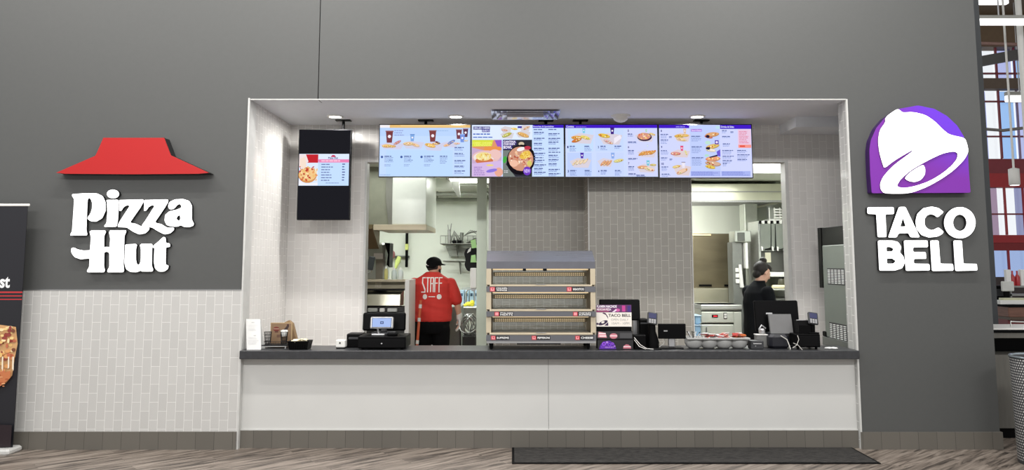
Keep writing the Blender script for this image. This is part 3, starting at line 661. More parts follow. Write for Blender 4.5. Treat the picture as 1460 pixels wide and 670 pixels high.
# ---- left end of the counter
YP = 7.13
a = at(350, 455, YP); b = at(370.5, 454, YP); cc = at(375.5, 500, YP)
t = thing('tent_card', 'folded white paper notice standing at the far left end of the worktop', 'paper notice', (a.x+.06, YP, ZC))
zt_ = a.z; xa, xb = a.x, b.x; dxl = .03
f = lambda u, v, w: (xa + (xb-xa)*u + dxl*v + .0, YP - .03 + .045*(1-v) + w, zt_ + (ZC-zt_)*v)
c = Canvas(f); c.rect(0, 0, 1, 1, (228,228,226)).text('notice', .38, .09, .58, .13, (110,110,112)).text('order', .5, .52, .68, .56, (110,110,112))
for v in (.2,.25,.32,.36,.6,.64,.7,.75,.8): c.lines(.15, v, .72, 1, .05, .012, (200,200,202), int(v*100))
c.build('front_sheet', M_print, t)
MB().add([(xa,YP+.018,zt_),(xb,YP+.018,zt_),(xb+dxl,YP+.075,ZC),(xa+dxl,YP+.075,ZC),(xa,YP+.016,zt_),(xb,YP+.016,zt_),(xb+dxl,YP+.073,ZC),(xa+dxl,YP+.073,ZC)],[(0,1,2,3),(4,5,6,7),(0,1,5,4),(1,2,6,5),(2,3,7,6),(3,0,4,7)]).build('rear_sheet', M_paper, t)
# wire caddy on a small white rack
Y0 = 7.2
x0, x1, z0, z1 = span(373.5, 410, 473, 492.5, Y0)
t = thing('napkin_caddy', 'black wire mesh caddy with packets on a low white rack near the paper bag', 'caddy', ((x0+x1)/2, Y0+.07, ZC))
mb = MB()
for xx in (x0+.02, x1-.02):
    for yy in (Y0+.01, Y0+.13): mb.box(xx-.005, xx+.005, yy-.005, yy+.005, ZC, z0-.003)
mb.box(x0+.01, x1-.01, Y0, Y0+.14, z0-.012, z0-.003).build('rack', M_trim, t)
mb = MB().box(x0, x1, Y0-.005, Y0+.145, z0-.003, z0+.006)
for k in range(16): xx = x0+(x1-x0)*k/15; mb.box(xx-.0012, xx+.0012, Y0-.005, Y0-.003, z0, z0+.035)
mb.box(x0, x1, Y0-.006, Y0-.002, z0+.033, z0+.037).build('tray', M_mesh, t)
for (xc_, lb) in ((x0+.035, 0), (x1-.05, 1)):
    mb = MB(); zt2 = z1-.004
    for k in range(18):
        an = 2*math.pi*k/18; mb.tube([(xc_+.024*math.cos(an), Y0+.06+.024*math.sin(an), z0+.006), (xc_+.033*math.cos(an), Y0+.06+.033*math.sin(an), zt2)], .0016, 4)
    for q in (.0, .25, .5, .75, 1): mb.lathe([(.024+.009*q,-.001),(.0265+.009*q,-.001),(.0265+.009*q,.0015),(.024+.009*q,.0015),(.024+.009*q,-.001)], (xc_, Y0+.06, z0+.007+(zt2-z0-.008)*q), 20, cap=False)
    mb.lathe([(.001,0),(.024,0),(.024,.003),(.001,.003)], (xc_, Y0+.06, z0+.006), 16)
    cup_ = mb.build('mesh_cup', M_mesh, t)
    if lb:
        r = random.Random(3)
        for k in range(9):
            M = Matrix.Translation((xc_+(k%3-1)*.012, Y0+.06+(k//3-1)*.012, zt2-.012)) @ Matrix.Rotation(r.uniform(-.5,.5), 4, 'Y') @ Matrix.Rotation(r.uniform(-1,1), 4, 'Z')
            tag(MB().bbox(-.012, .012, -.0025, .0025, -.03, .028, .002, 0, M).build('paper_packet', M_paper), 'white paper packet in the right mesh cup of the black caddy', 'paper packet', 'packets in the mesh cup')
# kraft card with red logo, and bag behind
x0, x1, z0, z1 = span(385.5, 416.5, 460, 486, 7.37)
t = thing('menu_card', 'brown framed menu card with a round red emblem behind the wire caddy', 'menu card', ((x0+x1)/2, 7.38, ZC))
MB().bbox(x0, x1, 7.372, 7.384, ZC, z1, .002).build('board', mat('kraft_edge', (176,150,112), .7), t)
c = Canvas(lambda u, v, w: (x0+(x1-x0)*u, 7.371+w, z1-(z1-ZC)*v)); c.rect(.03,.03,.95,.95,(138,112,86)).ell(.27,.27,.15,.10,(120,46,40)).rect(.14,.24,.40,.28,(170,140,120)).rect(.2,.34,.36,.42,(96,60,50)).poly([(.6,.3),(.78,.1),(.86,.14),(.72,.42)],(60,44,40)).ell(.8,.1,.05,.04,(60,30,30)).rect(.3,.5,.46,.62,(110,80,64)).build('print', M_print, t)
x0, x1, z0, z1 = span(401, 424, 456, 486, 7.45)
t = thing('paper_bag', 'plain kraft paper bag leaning behind the brown menu card', 'paper bag', ((x0+x1)/2, 7.41, ZC))
o_ = [(x0, ZC), (x1+.01, ZC), (x1+.012, ZC+.06), (x1-.03, z1-.03), (x0+.085, z1), (x0, z1-.04)]
MB().prism(o_, lambda u, v, w: (u, w, v), 7.39, 7.44).build('bag_body', M_kraft, t)
MB().prism([(x1-.035, ZC+.005), (x1+.006, ZC+.02), (x1+.004, ZC+.07), (x1-.04, z1-.045)], lambda u, v, w: (u, w, v), 7.386, 7.3899).build('side_fold', mat('kraft_shade', (120,94,66), .8), t)
# black basket
x0, x1, z0, z1 = span(410, 440.5, 486, 500, 7.1)
t = thing('packet_basket', 'small black plastic basket heaped with cream packets', 'basket', ((x0+x1)/2, 7.17, ZC))
z1 = ZC+.075; zm = ZC
mb = MB(); b_ = .016
lo = [(x0+b_,7.1),(x1-b_,7.1),(x1-b_,7.23),(x0+b_,7.23)]; hi = [(x0,7.085),(x1,7.085),(x1,7.245),(x0,7.245)]
hi2 = [(x0+.006,7.091),(x1-.006,7.091),(x1-.006,7.239),(x0+.006,7.239)]; lo2 = [(x0+b_+.004,7.104),(x1-b_-.004,7.104),(x1-b_-.004,7.226),(x0+b_+.004,7.226)]
v = [(p[0],p[1],zm) for p in lo]+[(p[0],p[1],z1) for p in hi]+[(p[0],p[1],z1) for p in hi2]+[(p[0],p[1],zm+.006) for p in lo2]
fs = [(3,2,1,0),(12,13,14,15)]
for k in range(4):
    j = (k+1)%4; fs += [(k,j,4+j,4+k),(4+k,4+j,8+j,8+k),(8+k,8+j,12+j,12+k)]
mb.add(v, fs).box(x0-.004, x1+.004, 7.081, 7.086, z1-.008, z1+.002)
for k in range(11): xx = x0+b_+(x1-x0-2*b_)*k/10; mb.box(xx-.002, xx+.002, 7.088, 7.1, zm+.01, z1-.01)
mb.build('basket_shell', M_black, t)
mb = MB(); r = random.Random(8)
for k in range(26):
    M = Matrix.Translation((r.uniform(x0+.04,x1-.04), r.uniform(7.11,7.21), ZC+.065+r.uniform(0,.022))) @ Matrix.Rotation(r.uniform(0,3), 4, 'Z') @ Matrix.Rotation(r.uniform(-.4,.4), 4, 'X')
    mb.bbox(-.026, .026, -.016, .016, -.004, .004, .003, 0, M)
tag(mb.build('cream_packets', mat('cream_packet', (228,218,190), .5)), 'cream packets heaped in the small black plastic basket', 'packets', None, 'stuff')
# white device
x0, x1, z0, z1 = span(478.5, 492, 485, 497, 7.18)
t = thing('card_dispenser', 'tiny white box with a dark button beside the black receipt printer', 'device', ((x0+x1)/2, 7.22, ZC))
MB().bbox(x0, x1, 7.18, 7.27, ZC+.01, z1, .006).build('housing', M_white, t)
MB().bbox(x0+.005, x1, 7.175, 7.28, ZC, ZC+.01, .003).build('foot', M_black, t)
p = at(484.5, 489, 7.175); MB().lathe([(.001,-.003),(.007,-.003),(.008,.006),(.001,.006)], (p.x, 7.178, p.z), 14, axis='y').build('button', M_black, t)
def p_box(name, lab, cat, px0, px1, py0, py1, Y, d, m, bev=.008, group=None):
    x0, x1, z0, z1 = span(px0, px1, py0, py1, Y)
    t = thing(name, lab, cat, ((x0+x1)/2, Y+d/2, ZC), group)
    return t, x0, x1, z1
# receipt printer / cash drawer / till
t, x0, x1, z1 = p_box('receipt_printer', 'black receipt printer left of the till with the small blue display', 'printer', 494, 516, 476, 497, 7.26, .18, M_black)
MB().bbox(x0, x1, 7.26, 7.44, ZC, z1, .008).build('housing', M_black, t)
MB().bbox(x0+.02, x1-.02, 7.255, 7.262, z1-.05, z1-.03, .002).build('paper_slot', M_dark, t)
t, x0, x1, z1 = p_box('cash_drawer', 'wide black cash drawer under the till with the small blue display', 'cash drawer', 509.5, 580.5, 480, 498, 7.07, .35, M_black)
x1 -= .015
MB().bbox(x0, x1, 7.09, 7.43, ZC+.012, z1, .006).build('housing', M_black, t)
MB().bbox(x0+.008, x1-.008, 7.082, 7.09, ZC+.02, z1-.025, .003).build('drawer_front', M_blackm, t)
MB().lathe([(.001,-.004),(.008,-.004),(.008,.004),(.001,.004)], ((x0+x1)/2, 7.08, ZC+.055), 12, axis='y').build('lock', M_alu, t)
for fx in (x0+.04, x1-.04): MB().lathe([(.012,0),(.014,.012)], (fx, 7.13, ZC), 10).box(fx-.01, fx+.01, 7.38, 7.40, ZC, ZC+.012).build('foot', M_black, t)
ZD = z1
# till on the drawer
x0, x1, z0, z1 = span(517, 578, 446, 478, 7.33)
t = thing('till', 'black touch till seen from behind carrying a small blue lit display', 'till', ((x0+x1)/2, 7.3, ZD))
MB().bbox(x0+.1, x1-.1, 7.22, 7.40, ZD, ZD+.02, .006).tube([((x0+x1)/2, 7.32, ZD+.02), ((x0+x1)/2, 7.345, ZD+.1)], .03, 12).build('stand', M_dark, t)
M = Matrix.Translation(((x0+x1)/2, 7.35, (ZD+.03+z1)/2)) @ Matrix.Rotation(math.radians(-8), 4, 'X')
hw, hh = (x1-x0)/2, (z1-ZD-.03)/2
MB().bbox(-hw, hw, -.02, .02, -hh, hh, .012, 0, M).build('screen_housing', M_black, t)
sx0, sx1, sz0, sz1 = span(528, 561, 451.5, 468.5, 7.2)
M = Matrix.Translation(((sx0+sx1)/2, 7.2, (sz0+sz1)/2)) @ Matrix.Rotation(math.radians(-12), 4, 'X')
w_, h_ = (sx1-sx0)/2, (sz1-sz0)/2
dsp = MB().bbox(-w_, w_, -.008, .012, -h_, h_, .01, 0, M).build('customer_display', M_alu, t)
MB().bbox(-w_+.012, w_-.012, -.0085, 0, -h_+.008, h_-.008, .004, 0, M).build('display_border', M_black, dsp)
c = Canvas(lambda u, v, w: M @ Vector((-w_+.02+(2*w_-.04)*u, -.0092+w, h_-.014-(2*h_-.028)*v))); c.rect(0,0,1,1,(168,190,238)).rect(.42,.36,.6,.66,(70,86,128)).rect(.46,.44,.56,.58,(150,170,220)).build('display_picture', M_screen, dsp)
MB().tube([((sx0+sx1)/2-.04, 7.21, sz0), ((sx0+sx1)/2-.03, 7.22, ZD+.015)], .009, 10).bbox((sx0+sx1)/2-.09, (sx0+sx1)/2+.03, 7.17, 7.26, ZD, ZD+.015, .004).build('display_stand', M_alu, t)
px_ = at(560, 476, 7.15)
t = thing('payment_pad', 'small black payment pad lying on the left cash drawer', 'payment pad', (px_.x, 7.15, ZD))
MB().bbox(px_.x-.045, px_.x+.045, 7.1, 7.2, ZD, ZD+.035, .01).build('housing', M_black, t)
MB().bbox(px_.x-.03, px_.x+.03, 7.11, 7.16, ZD+.0352, ZD+.038, .001).build('keypad', M_dark, t)
# ------------------------------------------------------------------ food warmer
YW = 7.09
wx0, wx1, _, _ = span(693, 850, 440, 480, YW)
t = thing('food_warmer', 'three-tier stainless heated display cabinet in the middle of the worktop', 'food warmer', ((wx0+wx1)/2, YW+.22, ZC))
zz = lambda py, Y=YW: at(770, py, Y).z
YBk = YW+.44
M_w = M_warm = mat('warmer_steel', (112,113,118), .35, metal=.55, var=.04, scale=5, stretch=(1,1,20))
def warm_tier(pt, pb, inset, name='shelf'):
    za, zb2 = zz(pt), zz(pb); y0 = YW+inset
    s = MB().box(wx0+.002, wx1-.002, y0, YBk-.002, zb2, za).build(name, M_w, t)
    MB().bbox(wx0+.03, wx1-.03, y0-.004, y0+.1, za, za+.016, .004).build('serving_lip', M_cream, s)
    xc_ = (wx0+wx1)/2; MB().bbox(xc_-.045, xc_+.045, y0-.008, y0+.03, za+.017, za+.021, .002).build('latch', M_alu, s)
    return s, y0, za, zb2
tiers = [warm_tier(408.5, 416.5, .03), warm_tier(444, 451.5, .015), warm_tier(477.5, 486, 0)]
MB().box(wx0+.004, wx1-.004, YW+.012, YBk-.01, zz(489.5), zz(486)).build('plinth', M_alu, t)
# top
za, zb2 = zz(372.5), zz(383); zt3 = at(770, 357.5, YW+.30).z
prof = [(YW+.045, zb2), (YW+.045, za), (YW+.30, zt3), (YBk, zt3), (YBk, zb2)]
MB().box(wx0+.001, wx1-.001, YW+.04, YW+.0448, zb2, za-.002).build('hood_band', mat('warmer_band', (104,105,112), .4, metal=.5), t)
MB().prism(prof, lambda u, v, w: (w, u, v), wx0, wx1).build('top_hood', mat('warmer_top_steel', (136,138,146), .25, metal=.6, var=.05, scale=4, stretch=(1,14,1)), t)
# end panels
for xx, sgn in ((wx0, 1), (wx1, -1)):
    for (pa, pb) in ((383, 408.5), (416.5, 444), (451.5, 477.5)):
        MB().box(xx, xx+sgn*.01, YW+.05, YBk-.01, zz(pb), zz(pa)).box(xx+sgn*.0105, xx+sgn*.05, YBk-.06, YBk-.012, zz(pb), zz(pa)).box(xx, xx+sgn*.045, YW+.035, YW+.05, zz(pb)+.016, zz(pa)).build('end_frame', M_cream, t)
# rear glass, heater bars with bead rows, slanted trays
M_bead = mat('heater_glow', (236,216,178), .5, var=0, emit=.45)
for k, (pa, pb) in enumerate(((383, 408.5), (416.5, 444), (451.5, 477.5))):
    z_a, z_b = zz(pa), zz(pb)
    MB().box(wx0+.05, wx1-.05, YBk-.02, YBk-.014, z_b+.001, z_a-.001).build('rear_glass', M_glass, t)
    bar = MB().bbox(wx0+.055, wx1-.055, YBk-.09, YBk-.03, z_a-.075, z_a-.035, .004).build('heater_bar', mat('heater_bar_cream', (170,154,124), .4, metal=.3), t)
    mb = MB(); n = 46
    for i in range(n):
        xx = wx0+.08+(wx1-wx0-.16)*i/(n-1)
        for j in (0, 1): mb.bbox(xx-.0055, xx+.0055, YBk-.093, YBk-.0895, z_a-.052-.017*j, z_a-.042-.017*j, .001)
    o = mb.build('bead_row', M_bead, bar)
    MB().box(wx0+.05, wx1-.05, YW+.1, YBk-.03, z_b, z_b+.012).build('tray', M_steel_d, t)
    MB().bbox(wx0+.055, wx1-.055, YW+.12, YW+.16, z_a-.014, z_a-.002, .004).build('lamp_bar', mat('warm_strip_glow', (240,214,170), .5, var=0, emit=.7), t)
    if k == 0:
        MB().bbox(wx0+.335, wx0+.365, YW+.04, YW+.06, z_a-.022, z_a, .003).bbox(wx0+.52, wx0+.555, YW+.04, YW+.06, z_a-.022, z_a, .003).build('magnet', M_black, t)
# legs, drip tray, labels
for xx in (wx0+.045, wx1-.07):
    for yy in (YW+.05, YBk-.06):
        MB().lathe([(.013,0),(.014,.01),(.02,zz(489.5)-ZC-.001)], (xx, yy, ZC), 12).build('leg', M_black, t)
MB().box(wx0+.28, wx0+.68, YW+.06, YW+.3, zz(492), zz(489.6)).build('drip_tray', M_black, t)
def wlabel(px, py0, py1, px1, lines, tier):
    s, y0, za, zb2 = tiers[tier]; a = at(px, (py0+py1)/2, y0); b = at(px1, (py0+py1)/2, y0)
    z0, z1 = at(px, py1, y0).z, at(px, py0, y0).z; sq = (z1-z0)*1.12
    c = Canvas(lambda u, v, w: (a.x+u, y0-.0015+w, z1-v), .0003); H = z1-z0
    c.rect(0, 0, b.x-a.x, H, (14,14,16)).rect(0, 0, sq, H, (176,46,54)).rect(sq*.15, H*.15, sq*.85, H*.85, (232,150,156))
    c.poly([(sq*.3,H*.3),(sq*.75,H*.25),(sq*.55,H*.7)], (190,60,66) if tier != 1 else (232,150,156))
    W = b.x-a.x
    for i, l in enumerate(lines):
        h = H*(.5 if len(lines) == 1 else .34); y = H*.25 if len(lines) == 1 else H*(.12+.42*i)
        c.text(l, sq*1.25, y, W-.006, y+h, (240,240,240), .02)
    o = c.build('label_strip', M_print, s)
wlabel(698.5, 409, 415.5, 724, ['CHICKEN', 'WINGS'], 0); wlabel(808, 409, 415.5, 833.5, ['BREADSTICKS'], 0)
wlabel(705, 444.5, 450.5, 732, ['ITALIAN', 'MEATS'], 1); wlabel(817, 444.5, 450.5, 843.5, ['CHICKEN', 'SUPREME'], 1)
wlabel(700, 478.5, 484.5, 726.5, ['SUPREME'], 2); wlabel(758, 478.5, 484.5, 784.5, ['PEPPERONI'], 2); wlabel(820, 478.5, 484.5, 846.5, ['CHEESE'], 2)
# ------------------------------------------------------------------ right half of the counter
def monitor_back(lab, px0, px1, py0, py1, Y, panel=None, tilt=-8, slot=None):
    x0, x1, z0, z1 = span(px0, px1, py0, py1, Y); xc_ = (x0+x1)/2
    t = thing('till', lab, 'till', (xc_, Y+.02, ZC))
    M = Matrix.Translation((xc_, Y+.03, (z0+z1)/2)) @ Matrix.Rotation(math.radians(tilt), 4, 'X'); hw, hh = (x1-x0)/2, (z1-z0)/2
    MB().bbox(-hw, hw, -.016, .016, -hh, hh, .01, 0, M).build('screen_housing', M_black, t)
    if slot: MB().bbox(slot*hw-.03, slot*hw+.03, -.0185, -.016, hh*.1, hh*.2, .001, 0, M).build('badge', M_alu, t)
    return t, xc_, z0
t, xc_, z0 = monitor_back('black till screen standing behind the purple sauce display stand', 855, 913, 427, 457, 7.38)
MB().bbox(at(902,470,7.4).x, at(912,470,7.4).x, 7.4, 7.44, ZC, z0+.03, .006).bbox(xc_-.1, xc_+.2, 7.36, 7.45, ZC, ZC+.014, .004).build('stand', M_alu, t)
# counter-top display stand
YD = 7.12
x0, x1, _, _ = span(851.5, 902, 450, 490, YD); z_ = lambda py: at(875, py, YD).z
t = thing('display_stand', 'tiered black display stand with a white bell notice and purple trays', 'display stand', ((x0+x1)/2, YD+.08, ZC))
MB().prism([(YD-.02, ZC), (YD-.02, z_(484)), (YD+.02, z_(483)), (YD+.02, z_(473)), (YD+.06, z_(472)), (YD+.06, z_(436)), (YD+.09, z_(436)), (YD+.16, ZC)], lambda u, v, w: (w, u, v), x0+.006, x1).build('stand_body', M_blackm, t)
X_ = lambda u: x0+(x1-x0)*u
c = Canvas(lambda u, v, w: (X_(u/450), YD+.058+w, z_(435)-(z_(435)-z_(445.5))*v/85)); c.rect(0,0,450,85,(92,44,96)).rect(0,40,160,85,(150,70,110)).rect(330,8,372,78,(190,60,140)).ell(270,62,34,18,(200,90,160)).poly([(200,85),(250,50),(265,60),(235,85)],(230,210,230)).rect(400,10,440,80,(60,40,120)).text('FLAMIN NACHOS', 6, 4, 262, 34, (245,240,248), .03).text('MEXICAN PIZZA', 6, 42, 190, 66, (245,240,248), .03)
c.build('top_card', M_print, t)
c = Canvas(lambda u, v, w: (X_(u/450), YD+.052+w, z_(446)-(z_(446)-z_(466))*v/160)); c.rect(0,0,450,160,(236,230,222))
c.poly([(0,20),(60,10),(120,40),(150,80),(150,150),(5,150),(0,110)],(236,230,222)).poly([(75,8),(120,28),(150,75),(148,50),(120,10),(95,0)],(70,30,70)).ell(85,118,62,22,(50,34,66),-.35).ell(82,112,22,12,(236,230,222),-.3).poly([(100,150),(150,110),(150,152)],(60,36,76)).ell(12,130,16,12,(60,36,70))
c.text('TACO BELL',152,16,440,50,(40,38,42),.03).text('OPEN DAILY',186,70,410,96,(150,148,144)).text('10AM - 10PM',196,112,420,138,(150,148,144))
c.build('bell_notice', M_print, t)
MB().box(x0, x1, YD+.0545, YD+.0595, z_(466.5), z_(445.8)).build('notice_holder', M_alu, t)
c = Canvas(lambda u, v, w: (X_(u/450), YD+.0185+w, z_(472.5)-(z_(472.5)-z_(483))*v/85)); c.rect(0,0,450,85,(40,40,42)).poly([(10,70),(20,5),(110,20),(125,75)],(214,140,150)).rect(20,20,110,34,(245,225,228)).rect(30,48,118,62,(245,225,228)).ell(210,55,50,32,(196,120,132)).rect(165,45,255,60,(235,205,210)).rect(290,20,445,80,(72,72,74)).build('upper_tray_print', M_print, t)
c = Canvas(lambda u, v, w: (X_(u/450), YD-.0215+w, z_(484.5)-(z_(484.5)-ZC-.004)*v/120)); c.rect(0,0,450,120,(28,27,30)).poly([(20,118),(30,70),(70,20),(150,5),(215,50),(235,118)],(82,30,150))
for q, (u, v_, rx) in enumerate(((80,50,26),(120,30,14),(150,60,24),(190,45,16),(215,80,10),(60,88,18))): c.ell(u, v_, rx, rx*.9, [(150,80,220),(210,160,245),(120,60,200)][q%3]).ell(u, v_, rx*.5, rx*.4, (70,20,130))
c.text('sauces', 90, 84, 200, 104, (200,150,240)).poly([(320,112),(330,75),(360,55),(390,60),(418,85),(425,112)],(190,110,124)).rect(325,80,420,92,(240,215,220)).build('lower_tray_print', M_print, t)
# payment terminals
def pay_terminal(lab, px0, px1, py0, py1, Y, zb, tilt=-25, pole=True):
    x0, x1, z0, z1 = span(px0, px1, py0, py1, Y); xc_ = (x0+x1)/2
    t = thing('payment_terminal', lab, 'card reader', (xc_, Y+.02, zb), 'payment terminals')
    M = Matrix.Translation((xc_, Y, (z0+z1)/2)) @ Matrix.Rotation(math.radians(8), 4, 'Y') @ Matrix.Rotation(math.radians(tilt), 4, 'X'); hw, hh = (x1-x0)/2, (z1-z0)/2*1.12
    h = MB().bbox(-hw, hw, -.012, .012, -hh, hh, .006, 0, M).build('housing', M_dark, t)
    MB().bbox(-hw*.75, hw*.75, -.014, -.0122, -hh*.05, hh*.8, .001, 0, M).build('screen', mat('reader_screen', (58,60,92), .15), t)
    mb = MB()
    for i in range(3):
        for j in range(3): mb.bbox(-hw*.7+i*hw*.5, -hw*.7+i*hw*.5+hw*.38, -.0145, -.0122, -hh*.85+j*hh*.24, -hh*.85+j*hh*.24+hh*.16, .001, 0, M)
    mb.build('keypad', mat('grey_keys', (176,176,178), .5), t)
    return t, xc_, z0, z1
t, xc_, z0, z1 = pay_terminal('card reader on a tall black pole right of the purple display stand', 923, 937, 446, 462, 7.12, ZC)
MB().tube([(xc_+.01, 7.15, ZC+.012), (xc_+.012, 7.15, ZC+.06), (xc_, 7.15, ZC+.16), (xc_, 7.14, z0+.06)], [.05,.052,.034,.03], 14).build('pole', M_black, t)
MB().bbox(xc_-.05, xc_+.08, 7.09, 7.24, ZC, ZC+.014, .006).build('base', M_black, t)
t, x0, x1, z1 = p_box('receipt_printer', 'black receipt printer behind the tall pole card reader', 'printer', 911.5, 925, 455, 492, 7.28, .16, M_black)
MB().bbox(x0, x1, 7.28, 7.44, ZC, z1, .01).build('housing', M_black, t)
MB().bbox(x0+.012, x1-.012, 7.276, 7.2805, z1-.045, z1-.03, .001).build('paper_slot', M_dark, t)
t, x0, x1, z1 = p_box('cable_box', 'small black box with white cables beside the purple display stand', 'black box', 903, 923, 478, 497, 7.1, .14, M_black)
MB().bbox(x0+.01, x1-.004, 7.12, 7.24, ZC, z1, .008).build('housing', M_black, t)
mb = MB(); mb.tube([(x0+.01, 7.11, z1-.02), (x0+.06, 7.08, ZC+.045), (x1-.01, 7.07, ZC+.012), (x1+.05, 7.07, ZC+.006)], .003, 6).tube([(x0+.01, 7.112, z1-.04), (x0+.05, 7.08, ZC+.03), (x1-.02, 7.065, ZC+.008)], .003, 6)
mb.build('cable', M_white, t)
# counter display turned away, with silver post
x0, x1, z0, z1 = span(938.5, 978, 461.5, 483, 7.16); xc_ = (x0+x1)/2
t = thing('customer_display', 'small black customer display on a silver post left of the cutlery tray', 'customer display', (xc_, 7.18, ZC))
MB().bbox(x0, x1, 7.16, 7.182, z0, z1, .006).build('screen_housing', M_black, t)
MB().bbox(xc_-.033, xc_+.033, 7.1825, 7.2, ZC+.012, z0+.05, .008).build('post', M_alu, t)
MB().bbox(xc_-.1, xc_+.1, 7.13, 7.25, ZC, ZC+.012, .005).build('base', M_black, t)
MB().bbox(x0+.05, x0+.085, 7.1575, 7.16, z1-.07, z1-.06, .001).build('badge', M_alu, t)
MB().tube([(x0+.07, 7.19, z0+.02), (x0+.06, 7.21, z0-.05), (x0+.02, 7.2, ZC+.02), (x0+.012, 7.17, ZC+.004)], .0025, 6).build('cable', M_white, t)
# cutlery tray: grey moulded shell with four bowls, contents as things
TX0, TX1, _, _ = span(982, 1068, 482, 497, 7.12); zr = at(1025, 482.5, 7.12).z
t = thing('cutlery_tray', 'long pale grey moulded tray with four round wells by the worktop edge', 'cutlery tray', ((TX0+TX1)/2, 7.22, ZC))
M_traym = mat('grey_tray_plastic', (170,170,168), .35)
mb = MB(); n = 4; sp = (TX1-TX0)/n; ya, yb2 = 7.12, 7.33
wells = []
for k in range(n):
    xc_ = TX0+sp*(k+.5); wells.append(xc_)
    hgt = zr-ZC
    Q = Matrix.Diagonal(Vector((1, .95, 1)))
    mb.lathe([(.001,.004),(.045,.004),(.07,.02),(.082,.05),(.086,hgt)][0:0] or [(.001,0),(.042,0),(.068,.016),(.082,.045),(.088,hgt),(.082,hgt),(.076,.045),(.062,.02),(.040,.006),(.001,.006)], (xc_, 7.222, ZC), 22, M=Q)
rim = []
o2 = [(TX0-.012, ya-.004), (TX1+.012, ya-.004), (TX1+.012, yb2), (TX0-.012, yb2)]
mb.prism(o2, lambda u, v, w: (u, v, w), zr-.008, zr+.004, [circ(x, 7.222, .081, .077, 22) for x in wells])
mb.build('tray_shell', M_traym, t)
r = random.Random(11)
def pile(name, lab, cat, x, cols, kind):
    if kind == 'fork':
        for q in range(8):
            m = MB(); an = q*.785+r.uniform(-.2, .2); tx, ty = .05*math.cos(an), .045*math.sin(an)
            base = Vector((x-tx*.3, 7.222-ty*.3, ZC+.015)); top = Vector((x+tx, 7.222+ty, zr+r.uniform(.02,.045)))
            m.tube([base, top], .0035, 6)
            d = (top-base).normalized()
            for j in (-1,0,1): m.tube([top, top+d*.02+Vector((j*.006,0,0))], .0016, 5)
            tag(m.build(name, cols[q % len(cols)]), lab[q % len(cols)], cat, 'forks in the leftmost tray well')
    else:
        tag(MB().ell((x, 7.222, ZC+.055), (.05, .045, .035), 12).build('packet_heap', cols[0]), 'bottom layer of ' + lab[0], 'sauce packets', None, 'stuff')
        for q in range(12):
            m = MB(); M = Matrix.Translation((x+r.uniform(-.042,.042), 7.222+r.uniform(-.035,.035), zr-.008+q*.0038)) @ Matrix.Rotation(r.uniform(0,3.1), 4, 'Z') @ Matrix.Rotation(r.uniform(-.8,.8), 4, 'X')
            m.bbox(-.032, .032, -.018, .018, -.004, .004, .003, 0, M); tag(m.build(name, cols[q % len(cols)]), lab[q % len(cols)], cat, lab[-1])
MR = mat('red_packet', (168,58,52), .4); MP = mat('pink_packet', (214,140,128), .4); MO = mat('orange_packet', (206,112,58), .4); MC = mat('clear_wrap', (214,214,216), .3); MK = mat('brown_packet', (96,52,44), .4)
MW = 'second tray well from the left'
pile('plastic_fork', ['black plastic fork sticking up in the leftmost tray well', 'clear wrapped plastic fork sticking up in the leftmost tray well'], 'fork', wells[0], [M_black, MC], 'fork')
pile('sauce_packet', ['brown sauce packets in the second tray well', 'dark red sauce packet in the second tray well', 'clear white sauce packet in the second tray well', 'packets in the second tray well'], 'sauce packet', wells[1], [MK, MR, MC], 'p')
pile('sauce_packet', ['red sauce packets in the third tray well', 'pink sauce packet in the third tray well', 'pale pink sauce packet in the third tray well', 'packets in the third tray well'], 'sauce packet', wells[2], [MR, MP, MC], 'p')
pile('sauce_packet', ['orange sauce packets in the rightmost tray well', 'red sauce packet in the rightmost tray well', 'brown sauce packet in the rightmost tray well', 'packets in the rightmost tray well'], 'sauce packet', wells[3], [MO, MR, MK], 'p')
# small device
t, x0, x1, z1 = p_box('coin_box', 'low dark box right of the cutlery tray', 'device', 1071, 1089, 486, 497, 7.13, .1, M_dark)
MB().bbox(x0, x1, 7.13, 7.24, ZC, z1, .006).build('housing', M_dark, t)
MB().bbox(x0+.02, x1-.02, 7.126, 7.1305, z1-.03, z1-.02, .001).bbox(x0+.035, x0+.045, 7.126, 7.1305, z1-.05, z1-.042, .001).build('indicator', M_alu, t)
# label printer (white box) under the right till
t, x0, x1, z1 = p_box('label_printer', 'pale box with a silver clip behind the low dark box', 'device', 1079, 1095.5, 478, 492, 7.25, .08, M_white)
MB().bbox(x0, x1, 7.25, 7.33, ZC, z1, .006).build('housing', mat('grey_housing', (112,112,110), .5), t)
MB().bbox(x0-.003, x1+.002, 7.246, 7.334, z1, z1+.008, .002).build('lid', M_white, t)
p = at(1088, 474, 7.27); MB().bbox(p.x-.03, p.x+.02, 7.26, 7.32, z1+.009, z1+.06, .012, 0).tube([(p.x-.03,7.29,z1+.05),(p.x-.01,7.28,z1+.09),(p.x+.03,7.29,z1+.06)], .008, 8).build('clip', M_alu, t)
